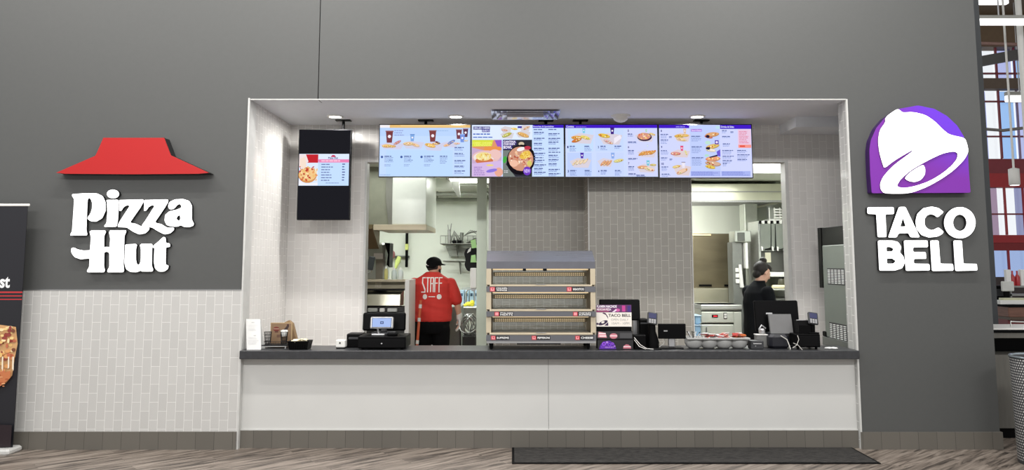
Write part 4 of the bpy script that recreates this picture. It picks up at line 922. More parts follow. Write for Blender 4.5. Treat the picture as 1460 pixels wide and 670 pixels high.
# right till, drawer, printer, reader, cables
t, xc_, z0 = monitor_back('large black till screen in front of the person in black, backed by a grey panel', 1077, 1140, 428.5, 473, 7.37, slot=-.35)
a, b, _, _ = span(1098, 1130, 450, 476, 7.27); zA, zB = at(1114, 448, 7.3).z, at(1114, 477, 7.26).z
MB().prism([(7.305, zA), (7.33, zA), (7.28, zB), (7.25, zB)], lambda u, v, w: (w, u, v), a, b).build('stand_panel', mat('stand_grey', (104,104,104), .5), t)
MB().bbox(a+.02, b-.02, 7.22, 7.42, ZC+.13, zB+.01, .01).build('stand_neck', M_black, t)
a, b, _, _ = span(1099, 1128, 480, 498, 7.14)
MB().bbox(a, b, 7.16, 7.40, ZC, ZC+.13, .025).build('stand_foot', mat('blue_black_plastic', (18,19,28), .4), t)
t, x0, x1, z1 = p_box('cash_drawer', 'black cash drawer at the right end of the worktop', 'cash drawer', 1131, 1171, 476.5, 499, 7.08, .34, M_black)
x0 += .03
MB().bbox(x0, x1, 7.1, 7.31, ZC+.02, z1, .006).build('housing', M_black, t)
MB().bbox(x0+.008, x1-.008, 7.092, 7.1, ZC+.03, z1-.02, .003).build('drawer_front', M_blackm, t)
for fx in (x0+.03, x1-.03): MB().lathe([(.012,0),(.014,.02)], (fx, 7.13, ZC), 10).box(fx-.01, fx+.01, 7.28, 7.30, ZC, ZC+.02).build('foot', M_black, t)
zdr = z1
a, b, _, _ = span(1135, 1152, 456, 478, 7.2)
t = thing('receipt_printer', 'black receipt printer on top of the right cash drawer', 'printer', ((a+b)/2, 7.3, zdr))
zq = at(1143, 456.5, 7.22).z
MB().prism([(7.13, zdr), (7.13, zq-.04), (7.17, zq), (7.285, zq), (7.285, zdr)], lambda u, v, w: (w, u, v), a, b).build('housing', M_black, t)
MB().bbox(a+.01, b-.005, 7.18, 7.22, zq+.0005, zq+.006, .002).build('paper_slot', M_alu, t)
t, xq, z0, z1 = pay_terminal('card reader perched above the right cash drawer', 1152, 1166, 446, 462, 7.14, zdr)
MB().tube([(xq, 7.17, zdr), (xq, 7.165, z0+.06)], .026, 10).bbox(xq-.05, xq+.05, 7.12, 7.19, zdr, zdr+.012, .004).build('pole', M_black, t)
mb = MB(); P = lambda px, py, Y: at(px, py, Y)
mb.tube([P(1113,478.5,7.13), P(1122,484,7.12), P(1126,494,7.1), P(1127,498,7.09)], .0045, 6)
tag(mb.build('cable', mat('pale_cable', (196,194,188), .5)), 'thick pale cable hanging before the right till foot', 'cable')
mb = MB(); mb.tube([P(1137,478,7.08), P(1139,484,7.07), P(1136,492,7.07), P(1130,496,7.07)], .003, 6).tube([P(1131,489,7.075), P(1138,492,7.07), P(1144,499,7.06)], .003, 6)
tag(mb.build('cable', MATS['pale_cable']), 'thin looped pale cable in front of the right cash drawer', 'cable')
p = at(1187, 499, 7.13); mb = MB(); r = random.Random(4)
for k in range(7): mb.ell((p.x+r.uniform(-.04,.04), 7.16+r.uniform(-.02,.02), ZC+.008), (r.uniform(.015,.03), r.uniform(.012,.02), .008), 8)
tag(mb.build('crumpled_tissue', M_paper), 'crumpled white tissue at the right end of the worktop', 'tissue')
# drink and ice dispenser beyond the right end of the counter
xg = 3.165
t = thing('ice_dispenser', 'tall stainless dispenser with louvres standing past the right end of the worktop', 'ice dispenser', (xg+.35, 7.6, 0))
zT = at(1175, 350, 7.9).z; zM = at(1180, 481, 7.8).z; zB2 = at(1180, 493, 7.85).z
MB().bbox(xg, xg+.7, 7.275, 7.90, zM, zT, .008).build('body', mat('dispenser_steel', (126,133,128), .4, metal=.5, var=.04, scale=4, stretch=(1,1,.3)), t)
zK = at(1170, 325, 7.97).z
MB().bbox(xg+.002, xg+.7, 7.275, 7.90, zT, zK-.004, .004).box(xg-.004, xg+.03, 7.905, 7.99, at(1170, 410, 7.97).z, zK).build('top_panel', M_black, t)
MB().bbox(xg-.01, xg+.7, 7.27, 7.96, zB2, zM-.002, .004).bbox(xg+.02, xg+.7, 7.3, 7.9, 0, zB2, .004).build('base_cabinet', mat('dispenser_base', (120,124,122), .35, metal=.6), t)
MB().bbox(xg-.008, xg+.06, 7.87, 7.958, zM, zM+.05, .006).build('drip_unit', M_black, t)
for (pa, pb) in ((384, 409), (463, 491)):
    za = at(1195, pa, 7.55).z; zb3 = at(1195, pb-4, 7.55).z
    mb = MB(); rows = 9
    for i in range(rows):
        for j in range(5):
            yy = 7.40+j*.08; zq2 = zb3+(za-zb3)*(i+.2)/rows
            mb.bbox(xg-.005, xg+.0, yy, yy+.055, zq2, zq2+(za-zb3)/rows*.55, .002)
    mb.build('louvre_panel', mat('louvre_bright', (216,220,218), .35), t)
    MB().box(xg-.0015, xg, 7.385, 7.79, zb3-.01, za+.01).build('louvre_back', M_dark, t)
# ------------------------------------------------------------------ left kitchen
GW = M_wallgreen
def th(name, lab, cat, px, Y, group=None, z=0.0, py=400): return thing(name, lab, cat, (at(px, py, Y).x, Y, z), group)
# pizza oven hood
t = th('oven_hood', 'big pale boxy extraction hood above the food preparation table', 'extraction hood', 575, 10.0, z=2.1)
YH = 9.5; hx0, hx1, hz0, hz1 = span(505, 608, 245, 320, YH)
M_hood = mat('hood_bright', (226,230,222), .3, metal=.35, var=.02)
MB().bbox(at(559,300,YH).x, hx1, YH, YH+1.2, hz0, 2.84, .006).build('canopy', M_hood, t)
MB().box(-2.75, at(559,300,YH).x-.002, YH+.03, YH+1.2, hz0+.001, 2.84).build('left_canopy', mat('hood_sage_reflection', (132,134,118), .5, metal=.2), t)  # sage tone puts a reflection in the steel hood into its colour
xx = at(559,300,YH).x
MB().prism([(xx-.075, 2.84), (xx-.001, 2.84), (xx+.0, hz0+.002), (xx-.045, hz0+.002), (xx-.085, hz0+.35)], lambda u, v, w: (u, w, v), YH+.012, YH+.029).build('reflection_strip', mat('hood_grey_reflection', (120,120,112), .5), t)  # grey strip added as a painted reflection in the steel hood
zr0 = at(560, 328, YH-.04).z
MB().bbox(at(533,324,YH).x, hx1+.01, YH-.04, YH+.02, zr0, hz0-.002, .004).box(at(533,324,YH).x, hx1, YH+.0205, YH+1.18, zr0+.01, hz0-.002).build('grease_trim', M_cream, t)
MB().prism([(YH+.02, hz0), (YH+.02, zr0+.02), (YH+.5, zr0-.22), (YH+.55, hz0)], lambda u, v, w: (w, u, v), at(512,324,YH).x-.1, at(531,324,YH).x).build('filter_bank', mat('bronze_filter', (116,102,72), .4, metal=.5), t)
# duct and pipes
t = th('ceiling_duct', 'white rectangular duct with a sloped end under the kitchen ceiling', 'duct', 630, 10.4, z=2.6, py=262)
a, b, z0, z1 = span(611, 645, 254, 268, 10.9); MB().bbox(a, b, 10.9, 11.4, z0, 2.84, .006).build('duct_body', M_hood, t)
p, q = at(645, 256, 10.9), at(654.5, 281, 10.9); MB().prism([(p.x, 2.84), (p.x+.09, 2.84), (q.x+.02, q.z), (q.x-.02, q.z), (p.x, p.z-.11)], lambda u, v, w: (u, w, v), 10.88, 10.93).build('sloped_flange', mat('duct_grey', (170,174,166), .5), t)
for py, Y, lab in ((262, 11.4, 'upper grey conduit under the kitchen ceiling'), (276.5, 12.2, 'middle grey conduit under the kitchen ceiling'), (284.5, 12.7, 'lowest grey conduit near the back wall top')):
    a, b = at(622, py, Y), at(694, py, Y)
    o = MB().tube([(a.x-.3, Y, a.z), (b.x+.2, Y, a.z)], .03, 10).box(a.x, a.x+.03, Y-.01, Y+.01, a.z+.03, 2.842).box(b.x, b.x+.03, Y-.01, Y+.01, a.z+.03, 2.842).build('conduit_pipe', mat('conduit_grey', (140,144,134), .5))
    tag(o, lab, 'pipe', 'ceiling conduits')
# stainless makeline
YT = 8.95
t = th('prep_table', 'stainless food preparation table with raised lids left of the person in red', 'preparation table', 550, YT+.3)
x0 = at(505, 440, YT).x; x1 = at(577, 440, YT).x; Z = lambda py, Y=YT: at(550, py, Y).z
MB().box(x0, x1, YT+.02, YT+.55, .1, Z(450)).build('cabinet', mat('prep_dark', (46,46,44), .5), t)
MB().bbox(x0, x1+.0, YT-.03, YT+.55, Z(449), Z(446), .004).build('work_shelf', M_white, t)
MB().prism([(YT+.02, Z(435.5)), (YT+.05, Z(420)), (YT+.35, Z(415)), (YT+.35, Z(437))], lambda u, v, w: (w, u, v), x0, x1-.06).build('lid', mat('lid_steel', (186,184,166), .3, metal=.6), t)
MB().box(x0, x1, YT+.06, YT+.34, Z(445), Z(438)).build('pan_well', mat('well_dark', (40,38,36), .5), t)
MB().bbox(x0+.05, x1-.02, YT+.02, YT+.3, Z(414.5), Z(412.5), .002).build('lid_edge', M_black, t)
MB().box(x0, x1-.01, YT+.4, YT+.5, Z(414), Z(401)).build('sneeze_guard', mat('guard_beige', (176,168,146), .5), t)
g = MB().bbox(x0, x1-.005, YT+.3, YT+.55, Z(403), Z(399.5), .004).build('top_shelf', M_cream, t)
c = Canvas(lambda u, v, w: (at(535+u, 404, YT+.4).x, YT+.398+w, Z(404+v))); c.rect(0,0,9,3,(215,205,182)).text('PREP', 0,4,9,7,(225,222,210)).build('printed_label', M_print, t)
MB().bbox(at(577,440,YT).x+.002, at(583.5,440,YT).x, YT-.02, YT+.55, .0, Z(399), .004).build('end_panel', M_white, t)
for k, (pa, pb) in enumerate(((524, 538), (541, 548), (552, 566))):
    a, b = at(pa, 440, YT).x, at(pb, 440, YT).x; MB().bbox(a, b, YT-.0, YT+.055, Z(444.5), Z(439.5), .006).build('food_pan', M_steel if k != 1 else M_white, t)
MB().bbox(at(526,417,YT).x, at(545,417,YT).x, YT+.3, YT+.34, Z(418.5,YT+.3)+.03, Z(416,YT+.3)+.03, .004).build('handle', M_black, t)
# dough machine
YK = 10.75
t = th('dough_machine', 'grey upright kitchen machine with a curved black side on the shelf behind the preparation table', 'machine', 538, YK+.2)
x0, x1, z0, z1 = span(521, 548, 346, 400, YK)
MB().bbox(x0, x1, YK, YK+.45, z0-.0, z1, .03).bbox(x0, x1, YK+.05, YK+.45, 0, z0, .02).build('body', mat('machine_grey', (164,168,158), .4, metal=.3), t)
MB().prism([(x1+.0, z1), (x1+.075, z1-.005), (x1+.07, z0+.18), (x1+.035, z0+.22), (x1+.05, z1-.16)], lambda u, v, w: (u, w, v), YK-.01, YK+.3).build('side_cover', M_black, t)
a, b, zc0, zc1 = span(533, 546, 361, 369, YK-.01); MB().box(a, b, YK-.008, YK-.001, zc0, zc1).build('paper_note', M_paper, t)
MB().bbox(at(536,385,YK).x, at(546,385,YK).x, YK-.02, YK-.001, z0, at(540,370,YK).z, .004).build('front_door', mat('door_taupe', (138,134,120), .5), t)
x0, x1, z0, z1 = span(524.5, 533.5, 365.5, 385, 9.3)
t = thing('tablet', 'small dark tablet tilted on an arm at the left edge of the kitchen doorway', 'tablet', ((x0+x1)/2, 9.3, 1.4))
M = Matrix.Translation(((x0+x1)/2, 9.3, (z0+z1)/2)) @ Matrix.Rotation(math.radians(10), 4, 'Y'); hw, hh = (x1-x0)/2, (z1-z0)/2
MB().bbox(-hw, hw, -.01, .01, -hh, hh, .008, 0, M).build('screen_housing', mat('tablet_dark', (58,62,64), .3), t)
q = at(519, 396, 9.5); MB().tube([((x0+x1)/2, 9.315, z0+.05), (q.x+.1, 9.45, q.z+.08), (q.x, 9.55, q.z+.02), (q.x-.02, 9.6, 1.26)], .012, 8).build('arm', M_alu, t)
# wall tool rail with black pole, yellow brush
Yw = 12.98
t = th('tool_rail', 'wall rail of black hanging tools left of the person in the cap', 'tool rail', 575, Yw-.05, z=1.4)
a = at(558, 366, Yw); b = at(580, 366, Yw); MB().tube([(a.x, Yw-.03, a.z), (b.x+.05, Yw-.03, a.z)], .018, 8).box(a.x, a.x+.03, Yw-.03, 13.0, a.z-.02, a.z+.02).box(b.x, b.x+.03, Yw-.03, 13.0, a.z-.02, a.z+.02).build('rail', mat('rail_grey', (96,100,94), .5), t)
a = at(580, 326, Yw-.1); b = at(580, 381, Yw-.1); MB().bbox(a.x-.022, a.x+.022, Yw-.09, Yw-.05, b.z, a.z, .01).build('upright_tool', M_black, t)
p0 = at(580, 352, Yw-.1); MB().bbox(a.x-.026, a.x+.026, Yw-.096, Yw-.045, p0.z-.05, p0.z+.05, .006).build('yellow_band', mat('lime_plastic', (200,208,120), .5), t)
p = at(567, 372, Yw-.1); MB().tube([(p.x+.02, Yw-.06, p.z+.07), (p.x, Yw-.08, p.z), (p.x-.04, Yw-.08, p.z-.13)], [.03,.042,.02], 10).build('yellow_brush', mat('lime_bristle', (204,220,130), .7), t)
p = at(559, 363, Yw-.1); MB().ell((p.x, Yw-.08, p.z), (.05,.04,.07), 10).build('pink_clip', mat('dusky_pink', (150,100,100), .6), t)
# bottles on prep top shelf
for k, (px, py, rgb, lab) in enumerate(((550.5, 388, (196,190,120), 'tall yellowish squeeze bottle on the preparation table shelf'), (562, 390, (200,212,206), 'clear plastic jug in the middle of the preparation table shelf'), (571, 390, (210,218,214), 'clear plastic jug at the right of the preparation table shelf'))):
    p = at(px, py, YT+.42); zz0 = Z(399.5); top = at(px, py-6, YT+.42).z
    t = thing('bottle', lab, 'bottle', (p.x, YT+.42, zz0), 'bottles on the preparation shelf')
    r_ = .022 if k == 0 else .034
    MB().lathe([(r_*.9,0),(r_,.01),(r_,(top-zz0)*.75),(r_*.55,(top-zz0)*.95)], (p.x, YT+.42, zz0), 16).build('bottle_body', mat('bottle%d' % k, rgb, .3), t)
    MB().lathe([(r_*.6,0),(r_*.5,.012),(.004,.03)], (p.x, YT+.42, zz0+(top-zz0)*.95), 12).build('cap', M_white, t)
# wall shelves with wire racks
for (py, px0, px1, lab, back) in ((347.5, 628, 690, 'upper wire shelf on the kitchen back wall holding black pans', 1), (372, 632, 686, 'lower wire shelf on the kitchen back wall', 0)):
    a = at(px0, py, Yw-.4); b = at(px1, py, Yw-.4)
    t = thing('wall_shelf', lab, 'shelf', ((a.x+b.x)/2, Yw-.2, a.z), 'wire wall shelves')
    mb = MB()
    for k in range(22): xx = a.x+(b.x-a.x)*k/21; mb.tube([(xx, Yw-.4, a.z), (xx, Yw+.01, a.z)], .004, 4)
    for yy in (Yw-.4, Yw-.2, Yw): mb.tube([(a.x, yy, a.z), (b.x, yy, a.z)], .009, 6)
    if back:
        mb.tube([(a.x, Yw-.4, a.z+.13), (b.x, Yw-.4, a.z+.13)], .006, 6)
        for k in range(9): xx = a.x+(b.x-a.x)*k/8; mb.tube([(xx, Yw-.4, a.z), (xx, Yw-.4, a.z+.13)], .004, 4)
    mb.build('wire_deck', mat('wire_grey', (120,122,116), .4, metal=.6), t)
    for xx in (a.x+.25, b.x-.15): MB().prism([(Yw+.018, a.z-.02), (Yw-.36, a.z-.012), (Yw-.34, a.z-.03), (Yw+.018, a.z-.22)], lambda u, v, w: (w, u, v), xx, xx+.012).build('bracket', MATS['wire_grey'], t)
    if back: MB().prism([(a.x+.05, a.z-.025), (b.x-.05, a.z-.025), (b.x-.2, a.z-.2), (a.x+.12, a.z-.2)], lambda u, v, w: (u, w, v), Yw-.05, Yw-.02).build('drip_panel', mat('panel_grey', (150,154,146), .5), t)
    ZSH = a.z if back else ZSH
p = at(641, 345, Yw-.2)
t = thing('utensil_pot', 'tall thin utensils standing on the upper wire shelf', 'utensils', (p.x, Yw-.2, ZSH+.01))
MB().tube([(p.x, Yw-.2, ZSH+.01), (p.x-.01, Yw-.2, ZSH+.24)], [.03,.024], 10).tube([(p.x-.015, Yw-.2, ZSH+.2), (p.x-.03, Yw-.2, ZSH+.32)], .008, 6).tube([(p.x+.01, Yw-.2, ZSH+.2), (p.x+.03, Yw-.2, ZSH+.34)], .008, 6).build('tongs', M_steel_d, t)
p = at(656, 345, Yw-.2)
t = thing('pan_stack', 'dark low stack of pans on the upper wire shelf', 'pans', (p.x, Yw-.2, ZSH+.01))
MB().bbox(p.x-.13, p.x+.05, Yw-.32, Yw-.08, ZSH+.01, ZSH+.06, .02).build('pan', M_blackm, t)
MB().tube([(p.x-.12, Yw-.2, ZSH+.06), (p.x-.1, Yw-.2, ZSH+.2), (p.x-.02, Yw-.2, ZSH+.07)], [.035,.03,.03], 8).tube([(p.x+.02, Yw-.2, ZSH+.06), (p.x+.03, Yw-.2, ZSH+.19)], .03, 8).build('ladle', MATS['wire_grey'], t)
p0 = at(661, 331, Yw-.2); p1 = at(684, 346, Yw-.2)
t = thing('wire_basket', 'wire basket tipped on its side on the upper wire shelf', 'basket', (p1.x, Yw-.2, ZSH))
mb = MB()
for k in range(6):
    q = k/5; dx, dz = .16*q, -.0*q
    mb.tube([(p0.x-.03+dx*.7, Yw-.3+.03*k, p0.z-.1+.10*q), (p0.x+.12+dx, Yw-.3+.03*k, p0.z+.03-.02*q), (p1.x+.0, Yw-.3+.03*k, ZSH+.02+.1*(1-q)), (p0.x+.05, Yw-.3+.03*k, ZSH+.02)], .006, 5)
mb.build('wire_cage', MATS['wire_grey'], t)
# hanging black apron and green cloths by the column
YA = 9.5
x0, x1, z0, z1 = span(661, 681, 351, 388, YA)
t = thing('hanging_apron', 'black bundle with green cloth strips hanging beside the pale column', 'apron', ((x0+x1)/2, YA, z0))
A = [(661.5,362),(664,355),(670,353),(681,353),(681,384),(672,387),(666,386),(662,378),(664,370)]
MB().prism([((lambda q: (q.x, q.z))(at(u, v, YA))) for u, v in chaikin(A, 1)], lambda u, v, w: (u, w, v), YA, YA+.07).build('cloth', mat('black_cloth', (20,20,22), .9), t)
for pts in ([(671,343),(678,341),(680,353),(673,354)], [(672,364),(678,363),(679,372),(681,374),(671,374)]):
    MB().prism([((lambda q: (q.x, q.z))(at(u, v, YA))) for u, v in pts], lambda u, v, w: (u, w, v), YA-.03, YA-.005).build('green_strip', mat('green_cloth', (176,220,150), .8), t)
MB().prism([((lambda q: (q.x, q.z))(at(u, v, YA))) for u, v in [(668,356),(672,352),(671,358),(666,361)]], lambda u, v, w: (u, w, v), YA-.02, YA-.005).tube([(x1-.02, YA+.03, z1-.02), (x1+.02, YA+.03, z1+.06), (cx0+.01, YA-.12, z1+.08)], .008, 6).build('strap', M_white, t)
x0, x1, z0, z1 = span(670.5, 679.5, 382, 411, 9.29)
t = thing('towel_dispenser', 'narrow white dispenser hanging below the black bundle', 'dispenser', ((x0+x1)/2, YA, z0))
MB().bbox(x0, cx0+.001, 9.26, 9.34, z0, z1, .01).build('housing', M_white, t)
MB().bbox(x0+.01, x1-.012, 9.28, 9.32, z0-.03, z0, .004).build('nozzle', M_alu, t)
# sink unit
YSk = 11.9
t = th('sink_unit', 'stainless sink with a gooseneck tap and blue boxes behind it', 'sink', 670, YSk)
x0 = at(655, 440, YSk).x; x1 = at(697, 440, YSk).x; zs = at(670, 437.5, YSk).z
MB().bbox(x0, x1, YSk, YSk+.6, zs-.03, zs, .006).box(x0+.02, x1-.02, YSk+.05, YSk+.5, zs-.22, zs-.03).build('basin', M_steel, t)
for xx in (x0+.03, x1-.05):
    for yy in (YSk+.05, YSk+.5): MB().tube([(xx, yy, 0), (xx, yy, zs-.03)], .02, 8).build('leg', M_steel_d, t)
MB().box(x0, x1, YSk+.56, YSk+.6, zs, at(670, 411, YSk).z).build('splashback', mat('splash_grey', (186,190,182), .4, metal=.2), t)
q = at(669, 412, YSk+.4)
MB().tube([(q.x-.05, YSk+.4, zs), (q.x-.05, YSk+.4, q.z-.06), (q.x-.025, YSk+.4, q.z-.01), (q.x+.03, YSk+.4, q.z), (q.x+.08, YSk+.4, q.z-.04), (q.x+.09, YSk+.35, q.z-.18)], .012, 8).build('tap', M_steel_d, t)
for k in range(5):
    px = 655+k*7; a, b, z0, z1 = span(px, px+5.6, 414, 426.5, YSk+.3)
    b_ = thing('storage_box', 'small pale blue box, %s of the row behind the tap' % ['leftmost','second from left','middle one','second from right','rightmost'][k], 'box', ((a+b)/2, YSk+.4, zs), 'pale blue boxes behind the sink')
    MB().bbox(a, b, YSk+.46, YSk+.55, zs, z1, .006).build('carton', mat('pale_blue_box', (176,204,224), .5), b_)
    MB().box(a+.012, b-.018, YSk+.456, YSk+.4598, z0+.04, z1-.05).build('label', mat('navy_print', (60,90,120), .5), b_)
p = at(669, 433, YSk+.2)
t = thing('yellow_cloth', 'bright yellow crumpled cloth on the sink edge', 'cloth', (p.x, YSk+.15, zs))
MB().ell((p.x, YSk+.15, zs+.037), (.06,.05,.035), 10).ell((p.x+.05, YSk+.13, zs+.05), (.035,.03,.05), 8).ell((p.x-.06, YSk+.14, zs+.02), (.035,.03,.02), 8).build('cloth', mat('bright_yellow', (238,226,70), .7), t)
YJ = 10.9
a, b, z0, z1 = span(634, 657, 425, 560, YJ)
t = thing('steel_cabinet', 'pale grey cabinet behind the gloved hand of the person in red', 'cabinet', ((a+b)/2, YJ+.3, 0))
MB().bbox(a, b, YJ, YJ+.6, 0, at(640, 437, YJ).z, .006).build('body', mat('cabinet_grey', (142,148,142), .5), t)
MB().box(b-.015, b+.001, YJ-.01, YJ-.002, 0, at(640,440,YJ).z).build('edge_strip', M_dark, t)
t = th('wire_rack_bin', 'dark bin with a tangle of wire baskets under the sink', 'bin', 669, 10.6)
a, b, z0, z1 = span(659, 679, 478, 520, 10.6)
MB().bbox(a, b, 10.6, 11.0, 0, z1, .02).build('bin_body', mat('bin_dark', (44,46,46), .5), t)
mb = MB(); cxx, czz = at(669, 463, 10.7).x, at(669, 463, 10.7).z; r = random.Random(2)
for k in range(12):
    an = r.uniform(0, 3.1); R_ = r.uniform(.07,.15); M = Matrix.Rotation(r.uniform(-1,1), 4, 'X') @ Matrix.Rotation(an, 4, 'Z')
    mb.tube([Vector((cxx, 10.75, czz)) + M @ Vector((R_*math.cos(j*.63), r.uniform(-.01,.01), R_*1.15*math.sin(j*.63))) for j in range(11)], .008, 5)
mb.tube([(cxx, 10.75, czz-.16), (cxx, 10.75, z1-.01)], .03, 6).build('wire_basket', mat('wire_bright', (170,172,170), .35, metal=.7), t)
# orange and white pole
t = th('tool_pole', 'orange pole with white bands leaning beside the person in the red shirt', 'pole', 593, 9.1)
p0 = at(600, 428, 9.35); p1 = at(595, 488, 9.3); d = (p1-p0); p2 = p0 + d*((p0.z-.01)/(p0.z-p1.z))
MB().tube([p0, p2], .016, 10).build('handle', mat('orange_pole', (206,96,58), .5), t)
for q in (.1, .42, .95): c0 = p0+d*q; MB().tube([c0, c0+d*.09], .019, 10).build('white_band', M_white, t)
# ------------------------------------------------------------------ right kitchen
t = th('exhaust_hood', 'long stainless exhaust hood across the top of the right kitchen', 'extraction hood', 1050, 11.3, z=2.3)
YH = 11.1
x0, x1, z0, z1 = span(975, 1122, 262, 287.5, YH)
M_hs = mat('hood_steel', (196,196,176), .3, metal=.55, var=.12, scale=1.2, stretch=(1.5,1,.2))
MB().box(.76, x1, YH, YH+.02, z0, z1).box(.76, x1, YH+.02, YH+1.45, z1-.03, z1).box(x1-.02, x1, YH+.02, YH+1.45, z0, z1-.03).build('canopy', M_hs, t)
MB().box(.76, x1, YH-.012, YH-.001, at(1050,274,YH).z, at(1050,272.6,YH).z).box(.76, x1+.02, YH-.02, YH, z0-.01, z0+.02).build('seam_trim', M_steel_d, t)
MB().box(.76, x1-.03, YH+.3, YH+1.2, z0+.03, z0+.10).build('filter', M_steel_d, t)
# back panel behind the fryer
area('splashback_fill', (1.9, 11.4, 2.47), 1.3, .12, 55, (1, 1, .95), (math.radians(68), 0, 0))  # area light added under the hood to brighten the splashback
t = th('steel_splashback', 'tall stainless wall panel under the exhaust hood', 'wall panel', 1020, 12.5)
x0, x1, z0, z1 = span(960, 1064, 287, 334, 12.6)
MB().box(.78, x1, 12.6, 12.98, z0, 2.835).build('upper_panel', mat('panel_steel', (216,220,208), .3, metal=.15, var=.08, scale=1, stretch=(2,1,.4)), t)
MB().box(.78, x1-.02, 12.63, 12.98, 0, z0-.002).build('lower_panel', M_steel_d, t)
# side panel between hood and shelves
t = th('heat_shield', 'tall brownish steel heat shield with a low shelf above the fryer', 'heat shield', 1020, 11.9)
x0, x1, z0, z1 = span(988.5, 1049, 333, 410, 11.9)
M_brown = mat('heat_stained_steel', (106,98,78), .3, metal=.45, var=.25, scale=1.6, stretch=(.6,1,2.4))
MB().bbox(x0, x1, 11.9, 12.4, 0, z1, .01).build('shield', M_brown, t)
for (pa, pb) in ((997, 1015), (1033, 1046)):
    a, b, zc0, zc1 = span(pa, pb, 405.5, 408.5, 11.88); MB().box(a, b, 11.885, 11.899, zc0, zc1).build('slot', M_black, t)
MB().box(x0, at(1013,334,11.9).x, 11.88, 11.899, z1-.03, z1-.01).build('light_strip', mat('warm_strip', (244,214,150), .4, emit=.6), t)
x0, x1, z0, z1 = span(988.5, 1057, 411, 434, 11.6)
MB().bbox(x0, x1, 11.6, 11.88, z0, z1, .01).build('shelf_box', mat('fryer_shelf_steel', (186,182,162), .25, metal=.7, var=.12, scale=1.5), t)
# fryer
YR = 10.9
x0, x1, z0, z1 = span(1001, 1059, 434, 600, YR); ZZ = lambda py: at(1030, py, YR).z
t = thing('fryer', 'pale stainless fryer cabinet with a red digital readout', 'fryer', ((x0+x1)/2, YR+.3, 0))
M_fr = mat('fryer_white_steel', (205,208,198), .35, metal=.35, var=.03)
MB().bbox(x0, x1, YR, YR+.65, 0, ZZ(434.5), .008).build('body', M_fr, t)
MB().bbox(x0-.005, x1+.005, YR-.03, YR+.5, ZZ(441), ZZ(434.5), .006).build('rim', M_steel, t)
MB().box(x0, x1, YR-.006, YR-.0005, ZZ(444), ZZ(442.5)).box(x0, x1, YR-.006, YR-.0005, ZZ(462), ZZ(460.5)).build('shadow_gap', M_black, t)
MB().bbox(x0+.005, x1-.12, YR-.015, YR-.001, ZZ(459.5), ZZ(444.5), .004).build('control_panel', M_fr, t)
a, b, zc0, zc1 = span(1014.5, 1023, 448.5, 452.5, YR); MB().box(a, b, YR-.02, YR-.0152, zc0, zc1).box(a+.02, b-.012, YR-.0215, YR-.0202, zc0+.012, zc1-.012, 1).build('readout', [M_black, mat('red_led', (220,40,50), .5, emit=1.5)], t)
a, b, zc0, zc1 = span(1031, 1036, 445.5, 454.5, YR); MB().bbox(a, b, YR-.025, YR-.0152, zc0, zc1, .004).build('switch', M_dark, t)
MB().bbox(a+.006, b-.006, YR-.03, YR-.0252, zc0+.012, (zc0+zc1)/2-.004, .002).bbox(a+.006, b-.006, YR-.03, YR-.0252, (zc0+zc1)/2+.004, zc1-.012, .002).build('switch_lamp', M_white, t)
MB().bbox(x0+.005, x1-.12, YR-.015, YR-.001, .12, ZZ(463), .004).build('door', M_fr, t)
MB().bbox(x0+.06, x0+.075, YR-.04, YR-.0155, ZZ(475), ZZ(466), .004).build('door_handle', M_steel_d, t)
MB().bbox(x1-.11, x1-.003, YR-.015, YR-.001, .12, ZZ(445), .004).build('side_panel', M_fr, t)
# blue containers
for k, (pa, pb, lab) in enumerate(((449.5, 462, 'pale blue container on top of its twin left of the fryer'), (463, 480, 'pale blue container under its twin left of the fryer'))):
    a, b, z0, z1 = span(990.5, 999.5, pa, pb, 10.6)
    t = thing('blue_container', lab, 'container', ((a+b)/2, 10.7, z0), 'blue containers')
    MB().bbox(a, b, 10.6, 10.9, z0, z1-.012, .012).build('tub', mat('blue_plastic', (140,178,210), .4), t)
    MB().bbox(a-.008, b+.008, 10.59, 10.91, z1-.012, z1, .005).build('lid', mat('blue_lid', (176,206,228), .4), t)
zc = z0
t = thing('drum', 'dark round drum holding the two pale blue containers', 'drum', ((a+b)/2, 10.75, 0)); MB().lathe([(.075,0),(.08,.05),(.08,zc-.03),(.085,zc)], ((a+b)/2, 10.75, 0), 20).build('drum_body', M_dark, t)
MB().lathe([(.001,zc-.004),(.086,zc-.004),(.086,zc-.001),(.001,zc-.001)][::-1], ((a+b)/2, 10.75, 0), 20).build('drum_lid', M_dark, t)
# grey upright appliance
YG = 11.3
x0, x1, z0, z1 = span(1047.5, 1062, 345, 600, YG)
t = thing('holding_cabinet', 'tall grey holding cabinet with a square window behind the person in black', 'holding cabinet', ((x0+x1)/2, YG+.2, 0))
MB().bbox(x0, x1, YG, YG+.27, 0, z1, .01).build('body', mat('cabinet_mid_grey', (128,130,126), .4, metal=.4), t)
a, b, zc0, zc1 = span(1048, 1071, 329, 346, YG-.05)
MB().bbox(a, b, YG-.05, YG+.27, z1+.001, zc1, .01).build('top_unit', mat('pale_unit', (182,186,178), .4, metal=.3), t)
a, b, zc0, zc1 = span(1051.5, 1062, 331.5, 343.5, YG-.06); MB().bbox(a, b, YG-.062, YG-.051, zc0, zc1, .004).build('window', mat('grey_window', (96,98,94), .2), t)
a, b, zc0, zc1 = span(1063.5, 1067, 346, 383, YG-.1); MB().bbox(a, b, YG-.09, YG+.2, zc0, zc1, .006).build('bright_edge', M_white, t)
a, b, zc0, zc1 = span(1049, 1056, 381, 405, YG-.02)
for k in range(3): MB().bbox(a, b, YG-.02, YG-.001, zc0+(zc1-zc0)*(k/3)+.01, zc0+(zc1-zc0)*((k+1)/3)-.01, .006).build('notice', M_white, t)
